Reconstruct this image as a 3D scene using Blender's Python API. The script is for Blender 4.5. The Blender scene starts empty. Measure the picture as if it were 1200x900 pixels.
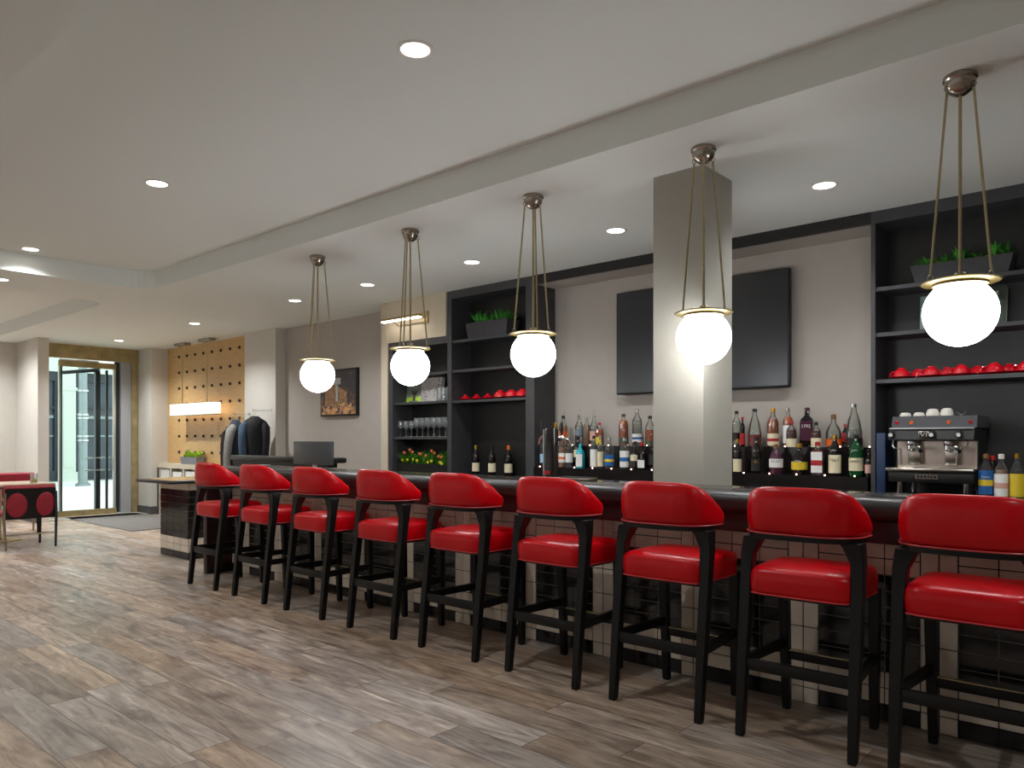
import bpy, bmesh, math, random
from mathutils import Vector, Matrix
random.seed(7)
C = bpy.context.scene.collection
PI = math.pi

# ------------------------------------------------------------------ materials
def lin(h):
    if isinstance(h, (tuple, list)): return tuple(h)[:3] + (1,)
    h = h.lstrip('#')
    o = []
    for i in (0, 2, 4):
        c = int(h[i:i+2], 16) / 255
        o.append(c/12.92 if c <= .04045 else ((c+.055)/1.055)**2.4)
    return tuple(o) + (1,)
MATS = {}
def mat(name, col, rough=.5, metal=0, bump=0, bscale=60, var=0, vscale=8, emit=None, es=0, trans=0, coat=0, ior=1.5, alpha=1, spec=.5, stretch=None):
    if name in MATS: return MATS[name]
    m = bpy.data.materials.new(name); m.use_nodes = True
    nt = m.node_tree; b = nt.nodes['Principled BSDF']
    b.inputs['Base Color'].default_value = lin(col)
    b.inputs['Roughness'].default_value = rough
    b.inputs['Metallic'].default_value = metal
    b.inputs['IOR'].default_value = ior
    b.inputs['Specular IOR Level'].default_value = spec
    b.inputs['Transmission Weight'].default_value = trans
    b.inputs['Coat Weight'].default_value = coat
    b.inputs['Alpha'].default_value = alpha
    if emit is not None:
        b.inputs['Emission Color'].default_value = lin(emit)
        b.inputs['Emission Strength'].default_value = es
    if var or bump:
        tc = nt.nodes.new('ShaderNodeTexCoord')
        src = tc.outputs['Object']
        if stretch:
            mp = nt.nodes.new('ShaderNodeMapping'); mp.inputs['Scale'].default_value = stretch
            nt.links.new(src, mp.inputs[0]); src = mp.outputs[0]
    if var:
        n = nt.nodes.new('ShaderNodeTexNoise'); n.inputs['Scale'].default_value = vscale; n.inputs['Detail'].default_value = 5
        nt.links.new(src, n.inputs['Vector'])
        r = nt.nodes.new('ShaderNodeMapRange'); r.inputs['From Min'].default_value = .3; r.inputs['From Max'].default_value = .7
        r.inputs['To Min'].default_value = 1-var; r.inputs['To Max'].default_value = 1+var
        nt.links.new(n.outputs['Fac'], r.inputs[0])
        hv = nt.nodes.new('ShaderNodeHueSaturation'); hv.inputs['Color'].default_value = lin(col)
        nt.links.new(r.outputs[0], hv.inputs['Value']); nt.links.new(hv.outputs[0], b.inputs['Base Color'])
    if bump:
        n = nt.nodes.new('ShaderNodeTexNoise'); n.inputs['Scale'].default_value = bscale; n.inputs['Detail'].default_value = 4
        nt.links.new(src, n.inputs['Vector'])
        bp = nt.nodes.new('ShaderNodeBump'); bp.inputs['Strength'].default_value = bump; bp.inputs['Distance'].default_value = .01
        nt.links.new(n.outputs['Fac'], bp.inputs['Height']); nt.links.new(bp.outputs[0], b.inputs['Normal'])
    MATS[name] = m
    return m

def glass_mat(name, col, gloss=.18, rough=.02, glint=0, body=.0):
    """thin clear glass: mostly see-through with a Fresnel reflection"""
    m = bpy.data.materials.new(name); m.use_nodes = True; nt = m.node_tree
    for n in list(nt.nodes): nt.nodes.remove(n)
    o = nt.nodes.new('ShaderNodeOutputMaterial'); t = nt.nodes.new('ShaderNodeBsdfTransparent'); g = nt.nodes.new('ShaderNodeBsdfGlossy')
    t.inputs[0].default_value = lin(col); g.inputs['Roughness'].default_value = rough
    f = nt.nodes.new('ShaderNodeLayerWeight'); f.inputs['Blend'].default_value = gloss
    mx = nt.nodes.new('ShaderNodeMixShader')
    nt.links.new(f.outputs['Fresnel'], mx.inputs[0]); nt.links.new(t.outputs[0], mx.inputs[1]); nt.links.new(g.outputs[0], mx.inputs[2])
    out = mx.outputs[0]
    if glint:  # plain white mixed in to stand for bright highlights on the glass
        df = nt.nodes.new('ShaderNodeBsdfTranslucent'); df.inputs[0].default_value = (.95, .96, .97, 1)
        d2 = nt.nodes.new('ShaderNodeBsdfDiffuse'); d2.inputs[0].default_value = (.95, .96, .97, 1)
        m0 = nt.nodes.new('ShaderNodeMixShader'); m0.inputs[0].default_value = .5
        nt.links.new(df.outputs[0], m0.inputs[1]); nt.links.new(d2.outputs[0], m0.inputs[2])
        m2 = nt.nodes.new('ShaderNodeMixShader'); m2.inputs[0].default_value = glint
        nt.links.new(out, m2.inputs[1]); nt.links.new(m0.outputs[0], m2.inputs[2]); out = m2.outputs[0]
    nt.links.new(out, o.inputs[0])
    return m

def floor_mat():
    m = bpy.data.materials.new('wood_look_floor_tile'); m.use_nodes = True; nt = m.node_tree
    N, L = nt.nodes, nt.links; b = N['Principled BSDF']
    def math_(op, a, bb=None, c=None):
        n = N.new('ShaderNodeMath'); n.operation = op
        for i, v in enumerate((a, bb, c)):
            if v is None: continue
            if isinstance(v, (int, float)): n.inputs[i].default_value = v
            else: L.new(v, n.inputs[i])
        return n.outputs[0]
    tc = N.new('ShaderNodeTexCoord'); sp = N.new('ShaderNodeSeparateXYZ'); L.new(tc.outputs['Object'], sp.inputs[0])
    X, Y = sp.outputs['X'], sp.outputs['Y']
    v = math_('DIVIDE', math_('ADD', Y, .105), .2); row = math_('FLOOR', v); fv = math_('FRACT', v)
    wn = N.new('ShaderNodeTexWhiteNoise'); wn.noise_dimensions = '1D'; L.new(row, wn.inputs['W'])
    u = math_('DIVIDE', math_('ADD', X, math_('MULTIPLY', wn.outputs['Value'], 1.2)), 1.2); col = math_('FLOOR', u); fu = math_('FRACT', u)
    cb = N.new('ShaderNodeCombineXYZ'); L.new(col, cb.inputs[0]); L.new(row, cb.inputs[1])
    w2 = N.new('ShaderNodeTexWhiteNoise'); w2.noise_dimensions = '3D'; L.new(cb.outputs[0], w2.inputs['Vector'])
    s2 = N.new('ShaderNodeSeparateColor'); L.new(w2.outputs['Color'], s2.inputs[0])
    # grain coordinates, shifted for each plank
    gx = math_('ADD', math_('MULTIPLY', X, 1.6), math_('MULTIPLY', s2.outputs[0], 37.0))
    gy = math_('ADD', math_('MULTIPLY', Y, 11.0), math_('MULTIPLY', s2.outputs[1], 53.0))
    gc = N.new('ShaderNodeCombineXYZ'); L.new(gx, gc.inputs[0]); L.new(gy, gc.inputs[1])
    n1 = N.new('ShaderNodeTexNoise'); n1.inputs['Scale'].default_value = 1.6; n1.inputs['Detail'].default_value = 8; n1.inputs['Roughness'].default_value = .62; n1.inputs['Distortion'].default_value = 1.2
    L.new(gc.outputs[0], n1.inputs['Vector'])
    gc2 = N.new('ShaderNodeCombineXYZ'); L.new(math_('MULTIPLY', gx, .9), gc2.inputs[0]); L.new(math_('MULTIPLY', gy, .35), gc2.inputs[1])
    n2 = N.new('ShaderNodeTexNoise'); n2.inputs['Scale'].default_value = 1.5; n2.inputs['Detail'].default_value = 4; n2.inputs['Distortion'].default_value = .6; L.new(gc2.outputs[0], n2.inputs['Vector'])
    r1 = N.new('ShaderNodeValToRGB'); e = r1.color_ramp.elements
    e[0].position = .28; e[0].color = lin('#665040'); e[1].position = .74; e[1].color = lin('#c9b49c')
    k = e.new(.45); k.color = lin('#917d6c'); k = e.new(.58); k.color = lin('#a59280')
    L.new(n1.outputs['Fac'], r1.inputs[0])
    # big blotches, grey and dark knots
    r2 = N.new('ShaderNodeValToRGB'); e = r2.color_ramp.elements
    e[0].position = .22; e[0].color = lin('#78706a'); e[1].position = .5; e[1].color = (1, 1, 1, 1)
    L.new(n2.outputs['Fac'], r2.inputs[0])
    mx = N.new('ShaderNodeMix'); mx.data_type = 'RGBA'; mx.blend_type = 'MULTIPLY'; mx.inputs[0].default_value = .75
    L.new(r1.outputs[0], mx.inputs[6]); L.new(r2.outputs[0], mx.inputs[7])
    # each plank its own tone
    hs = N.new('ShaderNodeHueSaturation'); L.new(mx.outputs[2], hs.inputs['Color'])
    L.new(math_('ADD', math_('MULTIPLY', s2.outputs[2], .5), .88), hs.inputs['Value'])
    L.new(math_('ADD', math_('MULTIPLY', s2.outputs[0], .5), .62), hs.inputs['Saturation'])
    # joints
    j1 = math_('LESS_THAN', fv, .018); j2 = math_('LESS_THAN', fu, .003)
    jj = math_('MAXIMUM', j1, j2)
    mj = N.new('ShaderNodeMix'); mj.data_type = 'RGBA'; L.new(jj, mj.inputs[0]); L.new(hs.outputs[0], mj.inputs[6]); mj.inputs[7].default_value = lin('#4a4039')
    L.new(mj.outputs[2], b.inputs['Base Color'])
    L.new(math_('ADD', math_('MULTIPLY', n1.outputs['Fac'], .25), .24), b.inputs['Roughness'])
    bp = N.new('ShaderNodeBump'); bp.inputs['Strength'].default_value = .25; bp.inputs['Distance'].default_value = .004
    L.new(math_('SUBTRACT', math_('MULTIPLY', n1.outputs['Fac'], .4), jj), bp.inputs['Height']); L.new(bp.outputs[0], b.inputs['Normal'])
    return m

M = {}
M['ceil'] = mat('ceiling_paint', '#e6eae6', .9, bump=.03, bscale=90)
M['wall'] = mat('warm_grey_paint', '#b3aba2', .85, bump=.04, bscale=120, var=.02)
M['wall2'] = mat('pale_paint', '#cdc8bf', .85, bump=.04, bscale=120, var=.02)
M['col'] = mat('column_paint', '#a39f93', .8, bump=.03, bscale=120, var=.02)
M['cream'] = mat('cream_panel', '#cbbfa8', .7, var=.03)
M['floor'] = floor_mat()
M['base'] = mat('dark_baseboard', '#4a4a4c', .35)
M['black'] = mat('black_laminate', '#1b1a19', .42, var=.25, vscale=14, stretch=(1, 1, 3))
M['blackedge'] = mat('charcoal_frame', '#3c3c3e', .45, var=.1)
M['red'] = mat('red_vinyl', '#c4000f', .3, bump=.1, bscale=45, var=.05, vscale=5, spec=.32)
M['reddark'] = mat('crimson_fabric', '#8c1526', .7, var=.15, vscale=30)
M['piping'] = mat('red_piping', '#c93a40', .35)
M['blackwood'] = mat('black_stained_wood', '#100f0e', .4, spec=.3, bump=.08, bscale=30, var=.25, vscale=18, stretch=(4, 4, 1))
M['brass'] = mat('brushed_brass', '#b3a684', .3, 1, var=.1, vscale=30)
M['plate'] = mat('dim_brass', '#64552f', .5, 1)
M['brassd'] = mat('aged_brass', '#a8966a', .4, .35, var=.22, vscale=6)
M['nickel'] = mat('brushed_nickel', '#a39b90', .26, 1)
M['steel'] = mat('stainless_steel', '#c0b8ad', .24, 1, bump=.03, bscale=50, stretch=(1, 1, 30))
M['chrome'] = mat('chrome', '#d8d8d8', .08, 1)
M['globe'] = mat('lit_opal_glass', '#ffffff', .2, emit='#f9fcff', es=19)
M['lamp'] = mat('lit_lamp_disc', '#ffffff', .4, emit='#fff6ea', es=9)
M['led'] = mat('lit_tiny_bulb', '#ffffff', .3, emit='#ffc2ae', es=14)
M['ledbar'] = mat('lit_led_tube', '#ffffff', .3, emit='#fff4e6', es=7)
M['white'] = mat('white_trim', '#e2dfda', .45)
M['tilec'] = mat('cream_tile', '#d6c8b6', .3, var=.1, vscale=5, bump=.05, bscale=25)
M['tilek'] = mat('black_tile', '#1d1918', .16, var=.3, vscale=7, bump=.05, bscale=20)
M['grout'] = mat('dark_grout', '#17110f', .8)
M['groutl'] = mat('grey_grout', '#8d837a', .8)
M['stone'] = mat('polished_dark_stone', '#34322f', .14, var=.25, vscale=25)
M['rail'] = mat('black_padded_rail', '#231f20', .4, bump=.03, bscale=70)
M['maroon'] = mat('dark_maroon_wood', '#2d1216', .4, var=.2, vscale=9, stretch=(1, 6, 1))
M['tv'] = mat('television_screen', '#26272a', .3)
M['tvf'] = mat('television_frame', '#0f0f10', .4)
M['plywood'] = mat('birch_plywood', '#c9a26c', .42, var=.12, vscale=5, stretch=(1, 1, 10), bump=.02, bscale=40)
M['hole'] = mat('dark_peg', '#2b1d12', .5)
M['grey'] = mat('grey_zinc', '#7d7d80', .5, var=.12)
M['dkgrey'] = mat('dark_grey_planter', '#3f3f42', .7, var=.12)
M['leaf'] = mat('green_leaf', '#3f922c', .5, var=.35, vscale=9)
M['leafy'] = mat('lime_leaf', '#b9dc46', .5, var=.3, vscale=20)
M['leafd'] = mat('dark_leaf', '#4a8626', .5, var=.4, vscale=14)
M['moss'] = mat('yellow_moss', '#a8a52a', .9, var=.3, vscale=40)
M['soil'] = mat('soil', '#2a2018', .95)
M['orange'] = mat('orange_petal', '#c96a3c', .6)
M['yellow'] = mat('yellow_petal', '#e2d42a', .6)
M['redcup'] = mat('red_glaze', '#cc1222', .12, coat=.4)
M['whitecup'] = mat('white_porcelain', '#dcd6cc', .2)
M['glass'] = glass_mat('clear_glass', '#fafcfc', .3, glint=.12)
M['winglass'] = glass_mat('window_glass', '#eef5f3', .12)
M['bglass'] = glass_mat('bottle_glass', '#f4f7f4', .3, glint=.05)
M['greenglass'] = mat('green_bottle_glass', '#0e4523', .08, coat=.3)
M['darkglass'] = mat('dark_bottle_glass', '#130d0b', .07, coat=.4)
M['cyan'] = mat('turquoise_bottle_glass', '#18a5b4', .12, coat=.3)
M['amber'] = mat('amber_spirit', '#c8601a', .08, trans=.2, coat=.3)
M['ambd'] = mat('dark_amber_spirit', '#702a14', .08, trans=.25, coat=.3)
M['ruby'] = mat('ruby_spirit', '#a3160f', .1, coat=.3)
M['pink'] = mat('pale_pink_spirit', '#dba98c', .1, trans=.4)
M['clearliq'] = glass_mat('clear_spirit', '#eef0ee', .2, glint=.06)
M['purple'] = mat('purple_bottle', '#4a2236', .12, coat=.3)
M['honey'] = mat('honey_spirit', '#c88a2c', .1, trans=.3)
for n, h in dict(l_cream='#e0d3b0', l_white='#e4e2dc', l_blue='#1c5f9e', l_yellow='#d8b92c', l_red='#a81820', l_green='#3c4a34', l_grey='#6d7c8a', l_black='#141414', l_orange='#d9641c', l_lblue='#8fb6cf', l_pink='#cfa193').items():
    M[n] = mat('label_paper_' + n[2:], h, .5)
M['ink'] = mat('dark_ink', '#16120f', .5)
M['inkw'] = mat('white_ink', '#ece8e0', .5)
M['bandn'] = mat('gold_foil', '#c49a3c', .3, 1)
M['capk'] = mat('black_cap', '#131212', .35)
M['capr'] = mat('red_cap', '#b01a1c', .35)
M['cork'] = mat('wood_stopper', '#7a5430', .6)
M['matf'] = mat('entrance_mat_fibre', '#75716d', .95, bump=.6, bscale=220, var=.2, vscale=60)
M['tabletop'] = mat('light_oak_top', '#b59c84', .35, var=.15, vscale=6, stretch=(1, 8, 1))
M['navy'] = mat('navy_quilted_cloth', '#232f3f', .8, bump=.6, bscale=26, var=.3, vscale=40)
M['blackcloth'] = mat('black_quilted_cloth', '#0e0e12', .8, bump=.5, bscale=26, var=.3, vscale=40)
M['greycloth'] = mat('grey_wool', '#8a8884', .9, bump=.3, bscale=80, var=.1, vscale=30)
M['bluecloth'] = mat('slate_blue_cloth', '#3d5266', .9, var=.2, vscale=30)
M['browncloth'] = mat('dark_brown_cloth', '#2a1c18', .9, var=.2, vscale=30)
M['screen'] = mat('dark_grey_screen', '#4b4d50', .35)
M['screenlit'] = mat('lit_small_display', '#9db8e0', .4, emit='#b9cdf2', es=2.0)
M['pave'] = mat('pale_pavement', '#eeefec', .8, var=.05)
M['facade'] = mat('pale_green_render', '#cbd6ca', .8, var=.03)
M['dkwin'] = mat('dark_shop_glass', '#3c474f', .15, var=.2, vscale=1)
M['dkframe'] = mat('dark_window_frame', '#2b3138', .4)
M['pole'] = mat('galvanised_pole', '#8f9c9c', .45, .6, var=.1)
M['car'] = mat('silver_car_paint', '#b9c2c8', .2, .4)
M['tyre'] = mat('tyre_rubber', '#151515', .8)
M['jamb'] = mat('grey_metal_jamb', '#a9abb0', .4, .1)
M['alu'] = mat('pale_aluminium', '#c9ccca', .3, .8)
M['dstile'] = mat('dark_metal_stile', '#3a3f44', .35, .5)
M['lampglow'] = mat('lit_crystal_shade', '#f2e6d0', .25, emit='#ffe6c0', es=1.7)

# ------------------------------------------------------------------ mesh builder
class MB:
    def __init__(s): s.bm = bmesh.new(); s.mi = 0
    def _face(s, vs):
        try:
            f = s.bm.faces.new(vs); f.material_index = s.mi; return f
        except ValueError: return None
    def box(s, x0, x1, y0, y1, z0, z1, bevel=0, seg=2, rot=None):
        c = Vector(((x0+x1)/2, (y0+y1)/2, (z0+z1)/2))
        v = []
        for z in (z0, z1):
            for x, y in ((x0, y0), (x1, y0), (x1, y1), (x0, y1)):
                p = Vector((x, y, z))
                if rot is not None: p = c + rot @ (p - c)
                v.append(s.bm.verts.new(p))
        fs = [s._face([v[i] for i in q]) for q in ((3, 2, 1, 0), (4, 5, 6, 7), (0, 1, 5, 4), (1, 2, 6, 5), (2, 3, 7, 6), (3, 0, 4, 7))]
        if bevel:
            es = {e for f in fs for e in f.edges}
            r = bmesh.ops.bevel(s.bm, geom=list(es), offset=bevel, segments=seg, profile=.5, affect='EDGES')
            for f in r['faces']: f.material_index = s.mi
        return s
    def loft(s, rings, cap=True, close=True):
        R = [[s.bm.verts.new(p) for p in r] for r in rings]
        n = len(R[0])
        for a, b in zip(R, R[1:]):
            for i in range(n if close else n-1):
                j = (i+1) % n
                s._face([a[i], a[j], b[j], b[i]])
        if cap:
            s._face(R[0][::-1]); s._face(R[-1])
        return s
    def lathe(s, prof, c=(0, 0, 0), n=20, sq=0, sx=1, sy=1, cap=True, a0=0, a1=None):
        rings = []
        full = a1 is None
        for r, z in prof:
            ring = []
            m = n if full else n+1
            for i in range(m):
                a = 2*PI*i/n if full else a0 + (a1-a0)*i/n
                ca, sa = math.cos(a), math.sin(a)
                k = 1
                if sq: k = (abs(ca)**sq + abs(sa)**sq) ** (-1/sq)
                ring.append(Vector((c[0]+r*k*ca*sx, c[1]+r*k*sa*sy, c[2]+z)))
            rings.append(ring)
        return s.loft(rings, cap and full, full)
    def cyl(s, p0, p1, r0, r1=None, n=12, cap=True):
        return s.tube([p0, p1], [r0, r0 if r1 is None else r1], n, cap)
    def tube(s, pts, r, n=8, cap=True, flat=1):
        pts = [Vector(p) for p in pts]
        rs = r if isinstance(r, (list, tuple)) else [r]*len(pts)
        rings = []; ref = None
        for i, p in enumerate(pts):
            t = (pts[min(i+1, len(pts)-1)] - pts[max(i-1, 0)]).normalized()
            if ref is None: ref = Vector((0, 0, 1)) if abs(t.z) < .9 else Vector((1, 0, 0))
            a = t.cross(ref)
            if a.length < 1e-4: a = t.cross(Vector((0, 1, 0)))
            a.normalize(); b = a.cross(t).normalized(); ref = b
            rings.append([p + a*math.cos(2*PI*k/n)*rs[i] + b*math.sin(2*PI*k/n)*rs[i]*flat for k in range(n)])
        return s.loft(rings, cap)
    def beam(s, p0, p1, w0, d0, w1=None, d1=None, bevel=0):
        """square-section leg: w along x, d along y at each end"""
        w1 = w0 if w1 is None else w1; d1 = d0 if d1 is None else d1
        p0, p1 = Vector(p0), Vector(p1)
        rings = []
        for p, w, d in ((p0, w0, d0), (p1, w1, d1)):
            rings.append([p + Vector(q) for q in ((-w/2, -d/2, 0), (w/2, -d/2, 0), (w/2, d/2, 0), (-w/2, d/2, 0))])
        return s.loft(rings)
    def sphere(s, c, r, n=16, m=10, sz=1, zlo=-1, zhi=1):
        prof = []
        a0, a1 = math.asin(zlo), math.asin(zhi)
        for i in range(m+1):
            a = a0 + (a1-a0)*i/m
            prof.append((max(r*math.cos(a), 1e-4), r*math.sin(a)*sz))
        return s.lathe(prof, c, n)
    def quad(s, *p): s._face([s.bm.verts.new(q) for q in p]); return s
    def blade(s, base, d, h, w, lean, n=3):
        """a curved pointed leaf"""
        base = Vector(base); side = Vector((-d[1], d[0], 0)); dd = Vector((d[0], d[1], 0))
        L = []; R = []
        for i in range(n):
            t = i/n
            p = base + dd*lean*t*t + Vector((0, 0, h*t))
            ww = w*(math.sin(PI*min(.95, .25+t*.7)))
            L.append(s.bm.verts.new(p - side*ww/2)); R.append(s.bm.verts.new(p + side*ww/2))
        tip = s.bm.verts.new(base + dd*lean + Vector((0, 0, h)))
        for i in range(n-1): s._face([L[i], R[i], R[i+1], L[i+1]])
        s._face([L[-1], R[-1], tip])
        return s
    def build(s, name, mats, parent=None, smooth=True, loc=None, angle=35):
        me = bpy.data.meshes.new(name)
        bmesh.ops.recalc_face_normals(s.bm, faces=s.bm.faces[:])
        s.bm.to_mesh(me); s.bm.free()
        for m in (mats if isinstance(mats, (list, tuple)) else [mats]): me.materials.append(m)
        if smooth:
            me.polygons.foreach_set('use_smooth', [True]*len(me.polygons))
            me.set_sharp_from_angle(angle=math.radians(angle))
        o = bpy.data.objects.new(name, me); C.objects.link(o)
        if parent: o.parent = parent
        if loc: o.location = loc
        return o

def tag(o, label=None, cat=None, group=None, kind=None):
    if label: o['label'] = label
    if cat: o['category'] = cat
    if group: o['group'] = group
    if kind: o['kind'] = kind
    return o
def thing(name, label, cat, loc=(0, 0, 0), rz=0, group=None):
    o = bpy.data.objects.new(name, None); C.objects.link(o); o.empty_display_size = .1
    o.location = loc; o.rotation_euler = (0, 0, rz)
    return tag(o, label, cat, group)
def copy_tree(o, parent=None):
    c = o.copy(); C.objects.link(c)
    if parent: c.parent = parent
    for ch in list(o.children): copy_tree(ch, c)
    return c
def struct(name, mb, m, smooth=False, parent=None):
    o = mb.build(name, m, parent, smooth)
    if not parent: o['kind'] = 'structure'
    return o
def text(s, size, name, m, parent, loc, rot=(PI/2, 0, 0), ext=.0006, bend=None):
    cu = bpy.data.curves.new('t', 'FONT'); cu.body = s; cu.size = size; cu.align_x = 'CENTER'; cu.align_y = 'CENTER'; cu.extrude = ext
    cu.resolution_u = 3
    t = bpy.data.objects.new('t', cu); C.objects.link(t)
    bpy.context.view_layer.update()
    me = bpy.data.meshes.new_from_object(t.evaluated_get(bpy.context.evaluated_depsgraph_get()))
    bpy.data.objects.remove(t); bpy.data.curves.remove(cu)
    me.materials.clear(); me.materials.append(m)
    if bend:
        for v in me.vertices:
            a = v.co.x / bend
            v.co.z += bend*math.cos(a) - bend; v.co.x = bend*math.sin(a)
    o = bpy.data.objects.new(name, me); C.objects.link(o); o.parent = parent; o.location = loc; o.rotation_euler = rot
    return o

CH = 3.0                       # ceiling height
XR = 2.4                       # right end of the room
# ================================================================== SETTING
struct('floor', MB().box(-15.2, XR, -4.2, 6.4, -.1, 0), M['floor'])

def rrect(x0, x1, y0, y1, r0, r1):
    """rounded rectangle: r0 radius at the left corners, r1 at the right ones"""
    P = []
    for cx, cy, a, r in ((x1, y1, 0, r1), (x0, y1, 90, r0), (x0, y0, 180, r0), (x1, y0, 270, r1)):
        sx = -1 if cx == x1 else 1; sy = -1 if cy == y1 else 1
        for k in range(9):
            t = math.radians(a + 90*k/8)
            P.append((cx + sx*r + r*math.cos(t), cy + sy*r + r*math.sin(t)))
    return P
b = MB()
outer = [(-15.2, -4.2), (XR, -4.2), (XR, 6.4), (-15.2, 6.4)]
holes = [rrect(-8.53, 2.2, 1.07, 3.57, .34, .05), rrect(-14.6, -9.62, 1.07, 3.55, .05, .34)]
edges = []
for P in [outer] + holes:
    vs = [b.bm.verts.new((x, y, CH)) for x, y in P]
    edges += [b.bm.edges.new((vs[i], vs[(i+1) % len(vs)])) for i in range(len(vs))]
bmesh.ops.triangle_fill(b.bm, use_beauty=True, edges=edges)
for P in holes:
    lo = [b.bm.verts.new((x, y, CH)) for x, y in P]; hi = [b.bm.verts.new((x, y, CH+.19)) for x, y in P]
    for i in range(len(P)):
        j = (i+1) % len(P); b._face([lo[i], lo[j], hi[j], hi[i]])
    b._face(hi)
bmesh.ops.remove_doubles(b.bm, verts=b.bm.verts[:], dist=1e-4)
struct('ceiling', b, M['ceil'])
# slab above, so that nothing leaks in
struct('ceiling_slab', MB().box(-15.3, XR+.1, -4.3, 6.5, CH+.25, CH+.35), M['ceil'])

# back wall of the whole room (behind the bottles, the art and the plywood)
struct('wall_back', MB().box(-13.85, XR, 6.15, 6.3, 0, CH), M['wall'])
struct('wall_right', MB().box(XR, XR+.1, -4.2, 6.4, 0, CH+.25), M['wall'])
# unseen wall behind the camera; openings added for soft frontal light
b = MB(); b.box(-15.2, XR, -4.3, -4.2, 0, .7); b.box(-15.2, XR, -4.3, -4.2, 2.7, CH+.25)
x = -15.2
while x < XR:
    b.box(x, min(XR, x+(1.75 if x < -5 else 2.0)), -4.3, -4.2, .7, 2.7); x += 2.3
struct('wall_front', b, M['wall2'])
# end wall with the entrance
b = MB(); b.box(-14.95, -14.85, -4.2, 4.1, 0, CH+.25); struct('wall_left', b, M['wall2'])
b = MB(); b.box(-14.85, -13.74, 4.0, 4.16, 0, CH); struct('wall_entrance', b, M['wall2'])
b = MB(); b.box(-14.5, -13.85, 5.83, 6.3, 0, CH); struct('wall_entrance_right', b, M['wall2'])
struct('baseboard_entrance', MB().box(-14.38, -13.82, 5.805, 5.83, 0, .14).box(-13.85, -13.82, 5.83, 5.97, 0, .14), M['base'])
struct('baseboard_left', MB().box(-14.85, -13.72, 3.98, 4.0, 0, .12).box(-14.85, -14.83, -4.2, 4.0, 0, .12), M['base'])
struct('baseboard_back', MB().box(-11.1, -9.9, 5.96, 5.98, 0, .12).box(-9.92, -7.26, 6.13, 6.15, 0, .12), M['base'])
struct('threshold', MB().box(-14.5, -13.9, 4.16, 5.8, -.02, .012), mat('pale_threshold_stone', '#b9b3a8', .4))

# columns
struct('column', MB().box(-2.468, -2.125, 4.134, 4.52, 0, CH), M['col'])
struct('column', MB().box(-10.84, -9.95, 5.985, 6.15, 0, CH), M['wall2'])
struct('column', MB().box(-7.25, -7.13, 5.79, 6.15, 0, CH), M['cream'])
# cream boxing over the low shelf bay
struct('trim_1', MB().box(-7.13, -6.12, 5.80, 6.15, 2.51, CH), M['cream'])
# dark fascia and soffit over the television recess
struct('trim_2', MB().box(-4.836, -1.66, 5.80, 5.83, 2.912, CH), M['black'])
struct('trim_3', MB().box(-4.836, -1.66, 5.83, 6.15, 2.912, CH), M['wall'])

# ------------------------------------------------------------------ entrance
DX = -14.4
d = bpy.data.objects.new('door_1', None); C.objects.link(d); d['kind'] = 'structure'
MB().box(DX-.08, DX+.02, 4.16, 5.83, 2.76, CH).box(DX+.02, DX+.035, 5.2, 5.62, 2.79, 2.88).build('header', M['brassd'], d, False)
MB().box(DX-.08, DX+.02, 5.71, 5.81, 0, 2.76).build('brass_post', M['brassd'], d, False)
MB().box(DX-.10, DX-.02, 5.53, 5.71, .02, 2.76).build('jamb_panel', M['jamb'], d, False)
MB().box(DX-.12, DX-.09, 5.45, 5.53, .02, 2.76).build('dark_slot', M['dstile'], d, False)
MB().box(DX-.08, DX-.02, 4.52, 5.45, 2.62, 2.72).build('transom_bar', M['brassd'], d, False)
MB().box(DX-.05, DX+.0, 4.52, 5.15, 2.72, 2.745).build('transom_lit_strip', M['alu'], d, False)  # pale metal strip painting in the white-lit edge of the transom
b = MB(); b.box(DX-.08, DX-.03, 4.52, 4.545, .1, 2.62); b.build('door_stile', M['alu'], d, False)
b = MB(); b.box(DX-.08, DX-.03, 4.545, 4.575, .1, 2.62); b.build('door_stile', M['dstile'], d, False)
b = MB(); b.box(DX-.2, DX-.12, 5.14, 5.22, .1, 2.6); b.build('door_stile', M['dstile'], d, False)
b = MB(); b.box(DX-.12, DX-.08, 5.30, 5.335, .1, 2.6); b.build('door_stile', M['dstile'], d, False)
b = MB(); b.box(DX-.08, DX-.03, 5.41, 5.445, .1, 2.62); b.build('door_stile', M['alu'], d, False)
MB().box(DX-.08, DX+.0, 4.4, 5.45, .012, .11).build('brass_sill', M['brassd'], d, False)
MB().box(DX-.06, DX-.05, 4.16, 4.52, .05, 2.76).box(DX-.06, DX-.05, 4.575, 5.41, .11, 2.62).build('glass', M['winglass'], d, False)
b = MB()
b.tube([(DX-.55, 4.75, 2.55), (DX-.1, 5.2, 2.6)], .035, 6); b.build('closer_arm', M['dstile'], d, False)
b = MB(); b.tube([(DX-.1, 4.95, 1.02), (DX-.1, 5.38, 1.02)], .012, 8); b.tube([(DX-.1, 4.95, .8), (DX-.1, 5.38, .8)], .012, 8)
b.tube([(DX-.1, 5.38, .8), (DX-.1, 5.38, 1.02)], .012, 8); b.build('push_bar', M['alu'], d)

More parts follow.
